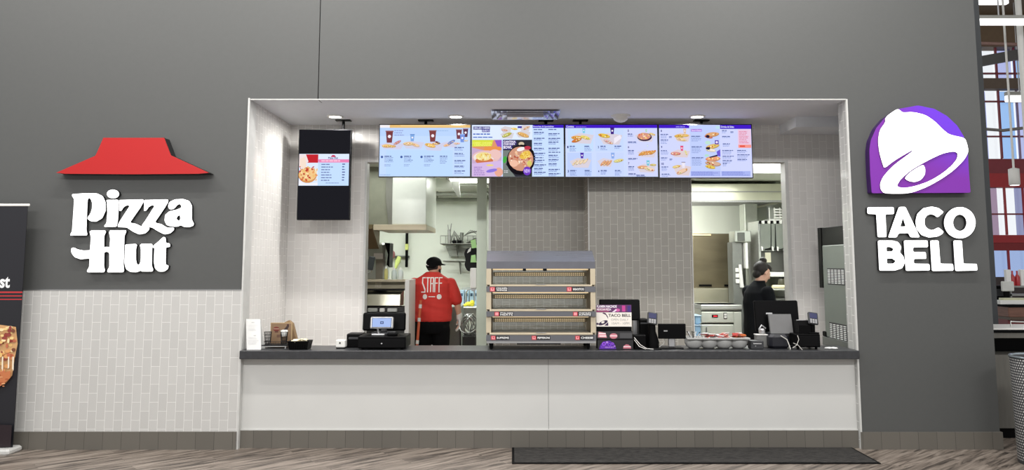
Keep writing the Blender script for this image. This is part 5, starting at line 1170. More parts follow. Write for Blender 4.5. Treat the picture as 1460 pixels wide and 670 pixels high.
p0, p1 = at(1056, 377, YG-.1), at(1059, 410, YG-.1); MB().prism([(p0.x-.01,p0.z),(p0.x+.02,p0.z),(p1.x+.03,p1.z),(p1.x-.02,p1.z)], lambda u, v, w: (u, w, v), YG-.06, YG-.025).build('door_flap', M_white, t)
# wall panel column with X emblem
t = th('steel_column', 'pale wall column with a black and white cross emblem', 'column', 1073, 11.9)
x0, x1, z0, z1 = span(1064, 1082, 290, 420, 11.9)
MB().bbox(x0, x1, 11.92, 12.2, 0, 2.84, .006).build('column_body', mat('pale_steel', (188,192,180), .4, metal=.2), t)
a, b, zc0, zc1 = span(1069.5, 1077.5, 329, 338, 11.9)
c = Canvas(lambda u, v, w: (a+(b-a)*u, 11.918+w, zc1-(zc1-zc0)*v)); c.rect(0,0,1,1,(228,228,224)).poly([(.0,.0),(.25,.0),(1,.8),(1,1),(.78,1),(0,.2)],(20,20,22)).poly([(1,.0),(.75,.0),(0,.8),(0,1),(.22,1),(1,.2)],(20,20,22)).ell(.5,.5,.13,.13,(228,228,224)).build('emblem', M_print, t)
x0, x1, z0, z1 = span(1071, 1082, 346, 378, 11.7)
t = thing('dark_bottle', 'dark purple bottle-shaped canister on a bracket by the pale column', 'canister', ((x0+x1)/2, 11.8, z0))
MB().lathe([(.001,0),(.06,0),(.065,.02),(.065,(z1-z0)*.55),(.03,(z1-z0)*.7),(.045,(z1-z0)*.8),(.04,z1-z0),(.001,z1-z0)], ((x0+x1)/2, 11.8, z0), 18).build('canister', mat('purple_black', (40,36,58), .4), t)
MB().box((x0+x1)/2-.05, (x0+x1)/2+.05, 11.86, 11.92, z0-.02, z0+.05).build('bracket', M_steel_d, t)
# shelving with hanging chutes
YS2 = 11.2
t = th('bin_rack', 'rack of hanging grey steel bins behind the head of the person in black', 'rack', 1105, YS2+.3)
x0, x1, z0, z1 = span(1084, 1127, 315, 500, YS2)
MB().tube([(x0, YS2, at(1100,316,YS2).z), (x1, YS2, at(1100,316,YS2).z)], .012, 8).box(x1-.03, x1, YS2-.02, YS2+.5, 0, z1).box(x0, x0+.03, YS2+.02, YS2+.5, 0, z1).build('frame', M_steel, t)
for (pa, pb, pc, pd) in ((1083, 1098, 1085, 1097), (1099, 1104, 1100, 1103), (1105, 1117, 1107, 1118)):
    P1 = [at(pa, 318, YS2), at(pb, 318, YS2), at(pd+1, 353, YS2), at(pc, 356, YS2)]
    bin_ = MB().prism([(p.x, p.z) for p in P1], lambda u, v, w: (u, w, v), YS2-.02, YS2+.3).build('bin', mat('bin_steel', (132,136,130), .35, metal=.5, var=.12, scale=3), t)
    MB().prism([(P1[3].x-.005, P1[3].z+.05), (P1[3].x+.02, P1[3].z+.04), (P1[3].x+.02, P1[3].z-.02), (P1[3].x-.0, P1[3].z-.01)], lambda u, v, w: (u, w, v), YS2-.035, YS2-.021).build('handle', M_white, bin_)
mb = MB()
for k in range(9): p = at(1084+k*4.2, 316, YS2-.02); mb.bbox(p.x-.018, p.x+.012, YS2-.03, YS2+.0, p.z-.03, p.z+.015, .004, k % 2)
mb.build('ticket_clips', [M_black, M_white], t)
a, b, zc0, zc1 = span(1084, 1120, 358, 387, YS2+.05)
MB().bbox(a, b, YS2+.05, YS2+.45, zc0, zc1, .006).build('warmer_box', mat('dark_warm_grey', (76,76,72), .4), t)
a, b, zc0, zc1 = span(1091, 1099, 360, 374, YS2+.04); MB().box(a, b, YS2+.035, YS2+.049, zc0, zc1).build('paper_note', mat('cream_note', (196,192,170), .6), t)
a, b, zc0, zc1 = span(1094, 1128, 388, 394.5, YS2-.15); MB().bbox(a, b, YS2-.15, YS2+.4, zc0, zc1, .006).build('white_shelf', M_white, t)
for (pa, pb) in ((1118, 1122), (1123, 1127)):
    a, b, zc0, zc1 = span(pa, pb, 320, 386, YS2-.05); MB().bbox(a, b, YS2-.05, YS2-.021, zc0, zc1, .004).build('upright', mat('upright_grey', (110,114,112), .4, metal=.4), t)
x0, x1, z0, z1 = span(1097, 1127, 296, 314, YS2+.05)
t = thing('white_basket', 'white slatted basket on top of the hanging bin rack', 'basket', ((x0+x1)/2, YS2+.15, z0))
zrk = at(1100,316,YS2).z
mb = MB().bbox(x0, x1, YS2+.05, YS2+.35, at(1100,315,YS2).z, at(1100,312,YS2).z, .004)
for k in range(5): q = k/4; mb.box(x0+(x1-x0)*q-.006, x0+(x1-x0)*q+.006, YS2+.05, YS2+.062, z0, z1)
for k in range(4): mb.box(x0+.06, x1-.08, YS2+.046, YS2+.0495, z0+(z1-z0)*(.15+k*.22), z0+(z1-z0)*(.25+k*.22))
mb.build('slats', M_white, t)
# prep counter at right
YC = 10.2
x0, x1, z0, z1 = span(1086, 1132, 412, 600, YC)
t = thing('side_counter', 'stainless side counter with a cream roll in front of the person in black', 'counter', ((x0+x1)/2, YC+.3, 0))
MB().bbox(x0, x1+.2, YC, YC+.5, 0, z1-.12, .006).build('body', mat('counter_grey', (120,122,118), .4, metal=.3), t)
MB().bbox(x0, x1+.2, YC-.04, YC+.55, z1-.02, z1, .006).box(x0+.0, x0+.04, YC+.3, YC+.34, z1-.12, z1-.02).box(x1+.1, x1+.14, YC+.3, YC+.34, z1-.12, z1-.02).build('raised_shelf', M_steel, t)
p = at(1112, 409, YC+.1)
o = MB().tube([(p.x-.1, YC+.1, z1+.025), (p.x+.14, YC+.1, z1+.025)], .024, 12).build('cream_roll', mat('cream_roll', (206,196,160), .6)); tag(o, 'cream coloured roll lying on the side counter shelf', 'roll')
p = at(1117, 405, YC+.2)
t = thing('dark_jar', 'dark jar standing at the right of the side counter shelf', 'jar', (p.x, YC+.25, z1))
MB().lathe([(.05,0),(.055,.02),(.055,.1),(.04,.13)], (p.x, YC+.25, z1), 14).build('jar_body', mat('olive_dark', (62,60,44), .4), t)
MB().lathe([(.042,0),(.042,.025)], (p.x, YC+.25, z1+.13), 14).build('lid', M_black, t)
# ------------------------------------------------------------------ banner stand, left edge
YN = 6.93
bx1 = at(40, 293, YN).x+.01; bx0 = bx1-.85; bz1 = at(20, 294, YN).z
t = thing('banner_stand', 'black roll-up banner with a pizza picture at the left edge', 'banner', ((bx0+bx1)/2, YN, 0))
ZBt = lambda v: v
c = Canvas(lambda u, v, w: (bx1-.012-(36-u)/36*.225, YN-.001+w, v), .00012)
bxL = 36-(.85-.024)/.225*36
zb = lambda py: at(20, py, YN).z
c.poly([(bxL, .05), (36, .05), (36, bz1), (bxL, bz1)], (28,28,34))
c.text('st', 3.0, zb(394.5), 17.5, zb(410.5), (240,240,242), .03)
c.text('The Fast', -64, zb(394.5), -2, zb(410.5), (240,240,242), .03) if False else None
for py, h in ((415.5, 2.2), (421, 1.6), (426, 1.4)): c.poly([(bxL, zb(py)), (36, zb(py)), (36, zb(py+h)), (bxL, zb(py+h))], (186,48,52))
# pizza slice picture
r = random.Random(21)
Zp = lambda py: zb(py)
c.poly([(bxL, Zp(556)), (bxL, Zp(470)), (-40, Zp(464)), (0, Zp(462)), (30, Zp(466)), (34, Zp(490)), (31, Zp(512)), (29, Zp(535)), (22, Zp(545)), (0, Zp(558)), (-40, Zp(565))], (206,160,110))
for k in range(190):
    u = r.uniform(-60, 30); v = r.uniform(466, 512 if r.random() < .8 else 540)
    c.ell(u, Zp(v), r.uniform(1.5, 4.2), r.uniform(.008, .022), r.choice([(238,206,140),(222,160,100),(150,66,58),(196,110,80),(244,222,170),(120,70,50),(206,140,90),(232,190,120)]), 0, 9)
for k in range(16): u = r.uniform(-40, 31); c.poly([(u, Zp(508)), (u+1.8, Zp(508)), (u+2.6, Zp(526+r.uniform(-4,4))), (u+.6, Zp(525))], (240,228,206))
c.poly([(bxL, Zp(545)), (-30, Zp(535)), (5, Zp(533)), (29, Zp(528)), (29, Zp(538)), (20, Zp(547)), (0, Zp(560)), (bxL, Zp(572))], (196,118,74))
for k in range(26): u = r.uniform(-40, 26); c.ell(u, Zp(r.uniform(534, 550)), r.uniform(1.5,4), r.uniform(.004,.012), r.choice([(214,140,90),(170,88,52),(224,160,110)]), 0, 8)
c.poly([(bxL, .06), (36, .06), (36, Zp(605)), (bxL, Zp(600))], (34,22,28))
c.build('banner_print', M_print, t)
MB().box(bx0+.012, bx1-.012, YN, YN+.002, .05, bz1).build('banner_cloth', M_blackm, t)
MB().bbox(bx0, bx1+.004, YN-.008, YN+.012, bz1, bz1+.022, .005).build('top_rail', M_white, t)
MB().bbox(bx0-.01, bx1+.015, YN-.1, YN+.1, .0, .05, .015).build('base', M_trim, t)
MB().tube([((bx0+bx1)/2, YN+.04, .05), ((bx0+bx1)/2, YN+.015, bz1)], .008, 8).build('support_pole', M_alu, t)
# ------------------------------------------------------------------ beyond the right end of the wall
sbox('wall_side', mat('blue_grey_paint', (58,61,63), .6), XE-.25, at(1397, 30, 8.5).x, 8.5, 8.62, 0, TOP+1.2)
sbox('wall_side_cap', M_grey, XE-.17, XE, YF+.17, 8.5, 0, TOP)
t = thing('service_cabinet', 'grey cabinet with a dark opening and white top past the right wall', 'cabinet', (5.0, 7.7, 0))
YV = 7.47; x0 = at(1419, 560, YV).x; x1 = x0+1.3; Zv = lambda py: at(1435, py, YV).z
M_cg = mat('cabinet_taupe', (96,94,88), .55, var=.08, scale=6, stretch=(6,1,1))
MB().box(x0, x1, YV, YV+.5, .1, Zv(506)).box(x0, x1, YV+.45, YV+.5, Zv(506), Zv(474)).box(x0, x0+.015, YV, YV+.45, Zv(506), Zv(474)).build('body', M_cg, t)
MB().box(x0, x1, YV+.05, YV+.45, 0, .1).build('toe_kick', M_black, t)
MB().box(x0+.016, x1, YV+.3, YV+.449, Zv(505.9), Zv(482)).build('dark_opening', M_black, t)
MB().bbox(x0-.0, x1, YV-.006, YV+.02, Zv(482), Zv(474.2), .003).build('rail', M_cg, t)
MB().bbox(x0-.02, x1, YV-.02, YV+.52, Zv(474), Zv(470), .004).build('top_edge', M_black, t)
MB().bbox(x0-.02, x1, YV-.02, YV+.52, Zv(470)+.0005, Zv(470)+.012, .003).build('worktop', M_white, t)
p = at(1432, 463, YV+.3); zz0 = Zv(470)+.0125
MB().tube([(p.x, YV+.2, zz0), (p.x, YV+.2, zz0+.05), (p.x+.16, YV+.2, zz0+.045), (p.x+.16, YV+.2, zz0)], .006, 8).build('handle', M_steel, t)
# checkout counter farther back
YQ = 11.0; x0 = 7.0; Zq = lambda py: at(1438, py, YQ).z
t = thing('checkout_counter', 'wood fronted checkout counter with a red band far right', 'counter', (8.2, 11.4, 0))
MB().bbox(x0, 10.5, YQ, YQ+.7, Zq(452), Zq(438), .006).build('wood_fascia', mat('brown_wood', (120,84,70), .5, var=.2, scale=5, stretch=(1,1,9)), t)
MB().box(x0, 10.5, YQ-.02, YQ+.72, Zq(456), Zq(452)-.0005).build('lower_trim', mat('dull_brown', (84,70,58), .5), t)
MB().box(x0, 10.5, YQ+.03, YQ+.68, 0, Zq(456)).build('base', mat('dull_red', (112,50,52), .5), t)
MB().box(x0, 10.5, YQ-.01, YQ+.71, Zq(438)+.0005, Zq(434)).build('dark_top', M_blackm, t)
zc_ = Zq(434)
def cn(name, lab, cat, px0, px1, py0, m, Y=YQ+.2, d=.2, m2=None, grp=None):
    a, b, _, z1 = span(px0, px1, py0, 434, Y)
    t = thing(name, lab, cat, ((a+b)/2, Y+d/2, zc_), grp)
    return t, a, b, z1
t, a, b, z1 = cn('checkout_screen', 'white square till screen on a black stand at the checkout counter', 'screen', 1429, 1447, 401, None)
MB().bbox(a, b, YQ+.2, YQ+.23, at(1438, 416, YQ).z, z1, .01).build('screen_panel', mat('screen_white', (206,208,204), .4), t)
MB().bbox(a+.05, b-.05, YQ+.231, YQ+.27, zc_, z1-.06, .01).bbox(a, b, YQ+.15, YQ+.35, zc_, zc_+.02, .006).build('stand', M_black, t)
t, a, b, z1 = cn('checkout_machine', 'black machine at the left end of the checkout counter', 'machine', 1424, 1436, 402, None, YQ+.36)
MB().bbox(a-.1, b, YQ+.36, YQ+.6, zc_, z1-.05, .02).build('housing', M_black, t)
MB().bbox(a-.06, b-.03, YQ+.355, YQ+.3598, zc_+.1, z1-.1, .002).build('front_panel', M_dark, t)
t, a, b, z1 = cn('paper_pile', 'low pile of white papers on the checkout counter', 'papers', 1426, 1460, 428, None, YQ+.02)
MB().bbox(a, b+.3, YQ+.02, YQ+.14, zc_, z1, .004).build('sheets', M_paper, t)
MB().bbox(a+.05, b+.2, YQ+.03, YQ+.13, z1+.0005, z1+.03, .004).build('top_sheets', mat('yellowish_paper', (206,206,176), .6), t)
t, a, b, z1 = cn('shelf_rack', 'small steel shelf rack with tins at the right of the checkout counter', 'rack', 1441, 1500, 410, None, YQ+.3)
mb = MB()
for q in (0, .45, .98): mb.box(a, b, YQ+.3, YQ+.55, zc_+(z1-zc_)*q+.006, zc_+(z1-zc_)*q+.03)
for xx in (a, b-.02): mb.box(xx, xx+.02, YQ+.3, YQ+.32, zc_, z1+.02)
mb.build('shelf_frame', M_steel_d, t)
for k in range(6):
    p = a+.05+k*.07; q = thing('red_bottle' if k % 3 else 'white_carton', ['white carton on the small rack, next to the till screen','red bottle on the small rack, first after the white carton','red bottle on the small rack, second after the white carton','white carton on the small rack between two red bottles','red bottle on the small rack, last but one','red bottle on the small rack, at its far right'][k], 'bottle' if k % 3 else 'carton', (p, YQ+.42, z1+.022), 'goods on the small rack')
    if k % 3: MB().lathe([(.03,0),(.032,.01),(.032,.13),(.012,.17),(.012,.22)], (p, YQ+.42, z1+.022), 12).build('bottle_body', mat('bottle_red', (176,46,52), .3), q)
    else: MB().bbox(p-.035, p+.035, YQ+.39, YQ+.45, z1+.022, z1+.26, .006).build('carton_body', M_paper, q)
# shop front facade with red frames
YZ = 19.0
M_rf = mat('red_steel_frame', (176,38,44), .45); M_rd = mat('dark_red_steel', (140,50,60), .5)
def fz(py): return at(1430, py, YZ).z
def fx(px, py=250): return at(px, py, YZ).x
def fbar(name, m, px0, px1, py0, py1, y=0, d=.25): return struct(MB().box(fx(px0), fx(px1), YZ+y, YZ+y+d, fz(py1), fz(py0)).build(name, m))
XA, XB = 1380, 2300
fbar('trim_20', M_rf, XA, XB, 247, 267)
fbar('trim_21', M_rd, XA, XB, 226, 246.9, .05)
fbar('trim_22', M_rf, XA, XB, 335, 346); fbar('trim_23', mat('mid_red', (140,28,34), .5), XA, XB, 346.1, 357, .02)
fbar('trim_24', mat('brown_beam', (110,96,84), .6), XA, XB, 114, 129, -.2)
for k, py in enumerate((144, 194, 104, 84)): fbar('trim_%d' % (30+k), M_rd, XA, XB, py-.9, py+.9, .02, .1)
fbar('trim_34', M_rd, XA, XB, 304, 306, .02, .1)
for k, (pa, pb) in enumerate(((1405, 1406.2), (1430, 1432), (1456.5, 1458), (1485, 1487)) + tuple((q, q+2) for q in range(1540, 2300, 95))):
    struct(MB().box(fx(pa), fx(pb), YZ-.01, YZ+.05, fz(114)+.001, fz(68)).build('trim_%d' % (100+k), M_rd))
    struct(MB().box(fx(pa), fx(pb), YZ-.01, YZ+.05, fz(226), fz(129.2)).build('trim_%d' % (120+k), mat('mauve_steel', (170,140,165), .5) if k != 1 else M_rd))
    struct(MB().box(fx(pa), fx(pb), YZ-.01, YZ+.05, fz(334.8), fz(267.2)).build('trim_%d' % (140+k), M_rf))
    struct(MB().box(fx(pa), fx(pb), YZ-.01, YZ+.05, fz(395), fz(357.2)).build('trim_%d' % (160+k), M_rf))
fbar('wall_far', mat('dark_low_wall', (70,60,60), .6), XA, XB, 395, 520, .0)
sbox('wall_far_top', mat('brown_fascia', (120,100,78), .6), 9.5, 24, YZ-.1, YZ+.3, fz(68), fz(20)+.6)
# panes; tints put the uneven brightness of the outdoor view into the glass
def pane(n, px0, px1, py0, py1, tint):
    struct(MB().box(fx(px0), fx(px1), YZ+.12, YZ+.13, fz(py1), fz(py0)).build('window_%d' % n, glass_mat('pane_%d' % n, tint, .04)))
lav, blu, clr = (.72,.74,.92), (.60,.75,.95), (1,1,1)
pane(1, XA, 1416, 129, 226, lav); pane(2, 1417, 1429.5, 129, 226, clr); pane(3, 1433, 1437, 129, 226, clr); pane(4, 1437, 1456, 129, 226, blu); pane(5, 1459, XB, 129, 226, lav)
pane(6, XA, 1415, 68, 114, blu); pane(7, 1416, 1429.5, 68, 114, clr); pane(8, 1433, 1456, 68, 114, lav); pane(9, 1459, XB, 68, 114, blu)
pane(10, XA, 1424, 267, 335, (.6,.5,.58)); pane(11, 1424, 1438, 267, 335, clr); pane(12, 1438, 1449, 267, 335, clr); pane(13, 1449, XB, 267, 335, (.55,.56,.70))
pane(14, XA, XB, 357, 395, (.6,.68,.85))
# hall ceiling and lights seen through the gap
sbox('ceiling', mat('brown_deck', (128,112,88), .7, var=.1, scale=2), 5.4, 24, 9.0, 19.0, at(1430, 60, 19).z+.5, at(1430, 60, 19).z+.7)
def tube_lamp(lab, px0, px1, py0, py1, Y):
    a, b, z0, z1 = span(px0, px1, py0, py1, Y)
    t = thing('tube_light', lab, 'tube light', ((a+b)/2, Y, z0), 'suspended hall lights')
    MB().bbox(a, b, Y-.05, Y+.05, z0, z0+(z1-z0)*.6, .01).build('tube', M_tube, t)
    MB().bbox(a, b, Y-.06, Y+.06, z0+(z1-z0)*.6, z1, .01).build('reflector', mat('reflector_grey', (176,176,170), .5), t)
    MB().tube([(a+(b-a)*.3, Y, z1), (a+(b-a)*.3, Y, z1+2)], .012, 6).tube([(a+(b-a)*.7, Y, z1), (a+(b-a)*.7, Y, z1+2)], .012, 6).build('hanger', M_alu, t)
tube_lamp('long straight glowing tube light crossing the gap high on the right', 1392, 1500, 23, 35, 12.0)
tube_lamp('glowing light at the very top of the right gap', 1390, 1436, -6, 6, 14.0)
tube_lamp('slanting white light fitting lower in the right gap', 1434, 1500, 131, 145, 16.5)
a, b, z0, z1 = span(1439, 1453, 241, 264, 13.0)
t = thing('pendant_lamp', 'white cylindrical pendant lamp on a rod before the red beam', 'pendant lamp', ((a+b)/2, 13, z0))
R_ = (b-a)/2
MB().lathe([(R_*.86,0),(R_,.01),(R_,z1-z0),(R_*.3,z1-z0+.02)], ((a+b)/2, 13, z0), 20).build('shade', M_white, t)
MB().lathe([(.001,.0),(R_*.8,.0),(R_*.8,.006),(.001,.006)], ((a+b)/2, 13, z0-.004), 20).build('lamp', M_tube, t)
MB().tube([((a+b)/2, 13, z1+.02), ((a+b)/2, 13, 7.2)], .018, 8).build('rod', M_white, t)
p0, p1 = at(1452, -6, 12.6), at(1458, 100, 12.6)
o = MB().tube([(p1.x, 12.6, 0), (p1.x, 12.6, p0.z+1)], .05, 10).build('white_pipe', M_white); tag(o, 'white vertical pipe near the right image edge', 'pipe')
p0, p1 = at(1398, 87, 13.4), at(1475, 73, 13.4)
o = MB().prism([(0,-.09),(0,.09),(1,.09),(1,-.09)], lambda u, v, w: (p0.x+(p1.x-p0.x)*u, w, p0.z+(p1.z-p0.z)*u+v), 13.4, 13.5).build('roof_beam', mat('beam_dark', (72,72,70), .5)); tag(o, 'dark slanting roof beam high in the right gap', 'beam')
p0, p1 = at(1398, 60, 14.5), at(1475, 64, 14.5)
o = MB().tube([p0+Vector((-1,0,0)), p1], .035, 8).build('roof_pipe', mat('pipe_pinkish', (150,120,112), .5)); tag(o, 'thin pinkish pipe above the slanting roof beam', 'pipe')
o = MB().tube([at(1392, 183, 15), at(1430, 186, 15), at(1480, 180, 15)], .03, 8).build('hanging_cable', mat('cable_grey', (130,126,124), .5)); tag(o, 'grey cable sagging across the tall right windows', 'cable')
# perforated metal bin at the right edge
YO = 6.55
zt5 = at(1452, 508, YO).z; xl = at(1446.5, 512, YO).x; xlb = at(1457.5, 640, YO).x
R1 = .24; cxo = xl+R1; R0 = R1-(xlb-xl)*.85
t = thing('mesh_bin', 'perforated silver metal bin cut by the right image edge', 'bin', (cxo, YO, 0))
mb = MB(); rows, cols = 38, 64
def ring(q, R_off=0): return R0+(R1-R0)*q+R_off
for i in range(rows):
    za, zb5 = .03+(zt5-.04)*i/rows, .03+(zt5-.04)*(i+.52)/rows
    for j in range(cols):
        a0 = 2*math.pi*(j+(.5 if i % 2 else 0))/cols; a1 = a0+2*math.pi/cols*.55
        ra = ring(i/rows, .002)
        mb.add([(cxo+ra*math.cos(a0), YO+ra*math.sin(a0), za), (cxo+ra*math.cos(a1), YO+ra*math.sin(a1), za), (cxo+(ra+.001)*math.cos(a1), YO+(ra+.001)*math.sin(a1), zb5), (cxo+(ra+.001)*math.cos(a0), YO+(ra+.001)*math.sin(a0), zb5)], [(0,1,2,3)])
mb.build('bright_mesh', mat('mesh_silver', (206,206,204), .3, metal=.3), t)
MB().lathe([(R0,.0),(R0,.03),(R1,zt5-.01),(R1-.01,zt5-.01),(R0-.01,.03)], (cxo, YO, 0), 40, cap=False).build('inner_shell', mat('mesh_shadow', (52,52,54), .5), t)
MB().lathe([(R1-.006,zt5-.012),(R1+.008,zt5-.012),(R1+.008,zt5+.004),(R1-.006,zt5+.004),(R1-.006,zt5-.012)], (cxo, YO, 0), 40, cap=False).build('rim', mat('bin_rim', (150,160,165), .2, metal=.6), t)
# ------------------------------------------------------------------ people
M_skin = mat('skin_light', (206,158,134), .55, var=.04); M_skin2 = mat('skin_fair', (214,170,148), .55, var=.04)
M_hair = mat('dark_hair', (26,21,19), .6, var=.2, scale=60, stretch=(1,1,.2), bump=.3)
def fuse(mb, name, m, parent, voxel, smooth=6, M=None):
    """one continuous surface grown over overlapping solids"""
    o = mb.build(name, m, None)
    o.location = (0,0,0)
    off = Vector(((min(v.x for v in mb.v)+max(v.x for v in mb.v))/2, (min(v.y for v in mb.v)+max(v.y for v in mb.v))/2, min(v.z for v in mb.v)))
    md = o.modifiers.new('r', 'REMESH'); md.mode = 'VOXEL'; md.voxel_size = voxel
    ms = o.modifiers.new('s', 'SMOOTH'); ms.factor = .5; ms.iterations = smooth
    bpy.context.view_layer.update()
    dg = bpy.context.evaluated_depsgraph_get()
    me = bpy.data.meshes.new_from_object(o.evaluated_get(dg)); bpy.data.objects.remove(o)
    me.name = name
    T = Matrix.Translation(off)
    if M is not None: T = M @ T
    if parent is not None: T = Matrix.Translation(-rootloc(parent)) @ T
    me.transform(T)
    for p in me.polygons: p.use_smooth = True
    me.materials.clear(); me.materials.append(m)
    q = bpy.data.objects.new(name, me); COL.objects.link(q)
    if parent is not None: q.parent = parent
    return q
def rings(mb, L, n=20, m=0):
    """loft of ellipses (cx, cy, z, rx, ry)"""
    v = []
    for (cx_, cy_, z, rx, ry) in L:
        for k in range(n): a = 2*math.pi*k/n; v.append((cx_+rx*math.cos(a), cy_+ry*math.sin(a), z))
    f = [(i*n+k, i*n+(k+1) % n, (i+1)*n+(k+1) % n, (i+1)*n+k) for i in range(len(L)-1) for k in range(n)]
    f += [tuple(range(n))[::-1], tuple(range((len(L)-1)*n, len(L)*n))]
    return mb.add(v, f, m, None, True)
def limb(mb, pts, rad):
    mb.tube(pts, rad, 14)
    for p, r in zip(pts, rad): mb.ell(p, (r*.99, r*.99, r*.99), 8)
    return mb
def hand(mb, w, d, side, thumb, s=1.0):
    """palm and five bent fingers; w wrist, d direction of the fingers, thumb = direction of the thumb side"""
    w = Vector(w); d = Vector(d).normalized(); th_ = (Vector(thumb) - d*Vector(thumb).dot(d)).normalized(); nn = d.cross(th_)*side
    for q in (-.03, -.012, .008, .026): limb(mb, [w+d*.01*s+th_*q*.6*s, w+d*.085*s+th_*q*s], [.013*s, .012*s])
    for q, l in ((.030,.068), (.010,.078), (-.010,.072), (-.029,.056)):
        b = w+d*.088*s+th_*q*s
        limb(mb, [b, b+d*l*.45*s+nn*.006, b+d*l*.8*s+nn*.020*s, b+d*l*.95*s+nn*.034*s], [.0098*s,.0092*s,.0086*s,.0078*s])
    b = w+d*.03*s+th_*.03*s
    limb(mb, [b, b+d*.03*s+th_*.026*s+nn*.008, b+d*.062*s+th_*.030*s+nn*.02*s], [.013*s,.011*s,.009*s])
def head(mb, c, R, s=1.0):
    """c = centre of skull, R rotation; face towards local +Y"""
    P = lambda x, y, z: Vector(c) + R @ (Vector((x, y, z))*s)
    E = lambda p, r: mb.ell(P(*p), tuple(q*s for q in r), 14, 0, R.to_4x4())
    E((0,-.012,.03), (.076,.094,.088)); E((0,.03,-.02), (.062,.066,.085)); E((0,.055,-.075), (.036,.036,.032)); E((0,.02,-.06), (.055,.055,.045))
    E((0,.098,-.012), (.011,.018,.026)); E((0,.108,-.026), (.015,.014,.011)); E((0,.083,-.058), (.024,.014,.008)); E((0,.083,.022), (.046,.012,.009))
    for sx_ in (-1, 1): E((sx_*.077,-.002,-.005), (.010,.018,.030)); E((sx_*.038,.065,-.02), (.02,.02,.022))
def eyes(c, R, parent, s=1.0):
    P = lambda x, y, z: Vector(c) + R @ (Vector((x, y, z))*s)
    for sx_ in (-1, 1):
        e = MB().ell(P(sx_*.031,.078,.003), (.012*s,.010*s,.009*s), 10).build('eye', mat('eye_white', (226,222,216), .3), parent)
        MB().ell(P(sx_*.031,.0865,.003), (.0055*s,.004*s,.0055*s), 8).build('pupil', M_black, e)
# ---- person in the red shirt, seen from behind
PX, PY = at(616.5, 430, 9.8).x, 9.8
def L(x, y, z): return (PX+x, PY+y, z)
hc = Vector(L(.015, .075, 1.600)); hR = Matrix.Rotation(math.radians(-38), 3, 'Z')
b = MB(); head(b, hc, hR)
limb(b, [L(0,-.0,1.44), L(.01,.05,1.56)], [.066,.062])
rings(b, [L(0,0,.80)+(.17,.13), L(0,0,.92)+(.20,.16), L(0,.02,1.08)+(.21,.17), L(0,.0,1.26)+(.20,.135), L(0,-.01,1.42)+(.18,.11), L(0,-.01,1.50)+(.09,.07)])
LS, RS = L(-.24,0,1.40), L(.24,0,1.40)
LE, LW = L(-.285,.05,1.14), L(-.20,.30,1.12); RE, RW = L(.31,.02,1.16), L(.335,.06,.97)
limb(b, [LS, LE, LW], [.050,.046,.03]); limb(b, [RS, RE, RW], [.050,.045,.03])
for sx_ in (-1, 1): limb(b, [L(sx_*.10,0,.84), L(sx_*.12,.01,.47), L(sx_*.125,-.02,.09)], [.10,.065,.045]); limb(b, [L(sx_*.125,-.04,.045), L(sx_*.14,.14,.035)], [.04,.032])
hand(b, LW, (.25,1,-.1), 1, (.2,0,1)); hand(b, RW, (.0,.08,-1), -1, (-.25,1,.1))
man = fuse(b, 'person', M_skin, None, .007, 4)
# origin at the feet
off = Vector((PX, PY, 0)); man.data.transform(Matrix.Translation(-off)); man.location = off
tag(man, 'person in a red shirt and black cap seen from behind in the left kitchen', 'person')
eyes(hc, hR, man)
s = MB()
rings(s, [L(0,.01,.925)+(.238,.185), L(0,.01,.95)+(.243,.19), L(0,.02,1.05)+(.25,.195), L(0,.015,1.14)+(.238,.18), L(0,0,1.30)+(.230,.155), L(0,-.01,1.40)+(.245,.135), L(0,-.01,1.455)+(.205,.115), L(0,-.005,1.505)+(.125,.095), L(0,.0,1.54)+(.080,.080)])
for S_, E_ in ((LS, LE), (RS, RE)):
    S_, E_ = Vector(S_), Vector(E_); d = (E_-S_); limb(s, [S_+Vector((-.01 if S_.x > PX else .01, 0, .0)), S_+d*.45, S_+d*.88], [.068,.072,.076])
for zf, dp in ((1.0,.0),(1.03,.004),(.97,.003)):
    pass
M_shirt = mat('red_cotton', (206,52,44), .8, var=.07, scale=7, stretch=(.7,1,2.6), bump=.35)
shirt = fuse(s, 'shirt', M_shirt, man, .009, 6)
# add soft horizontal folds to the lower shirt
for v in shirt.data.vertices:
    z = v.co.z; n = v.normal
    if z < 1.24:
        k = noise.noise(Vector((v.co.x*3.2, v.co.y*3.2, z*17 + v.co.x*4)))
        v.co += n*k*.011*min(1, (1.24-z)*6)*min(1, max(0, z-.92)*30)
tr = MB()
rings(tr, [L(0,0,.78)+(.20,.16), L(0,0,.90)+(.222,.175), L(0,.005,.99)+(.222,.175)])
for sx_ in (-1, 1): limb(tr, [L(sx_*.105,0,.82), L(sx_*.12,.01,.47), L(sx_*.125,-.015,.07)], [.125,.09,.075])
fuse(tr, 'trousers', mat('black_trousers', (14,14,16), .9, spec=.15), man, .011, 4)
for sx_ in (-1, 1):
    sh = MB(); limb(sh, [L(sx_*.125,-.05,.05), L(sx_*.135,.05,.045), L(sx_*.142,.15,.036)], [.048,.047,.037]); fuse(sh, 'shoe', M_black, man, .009, 3)
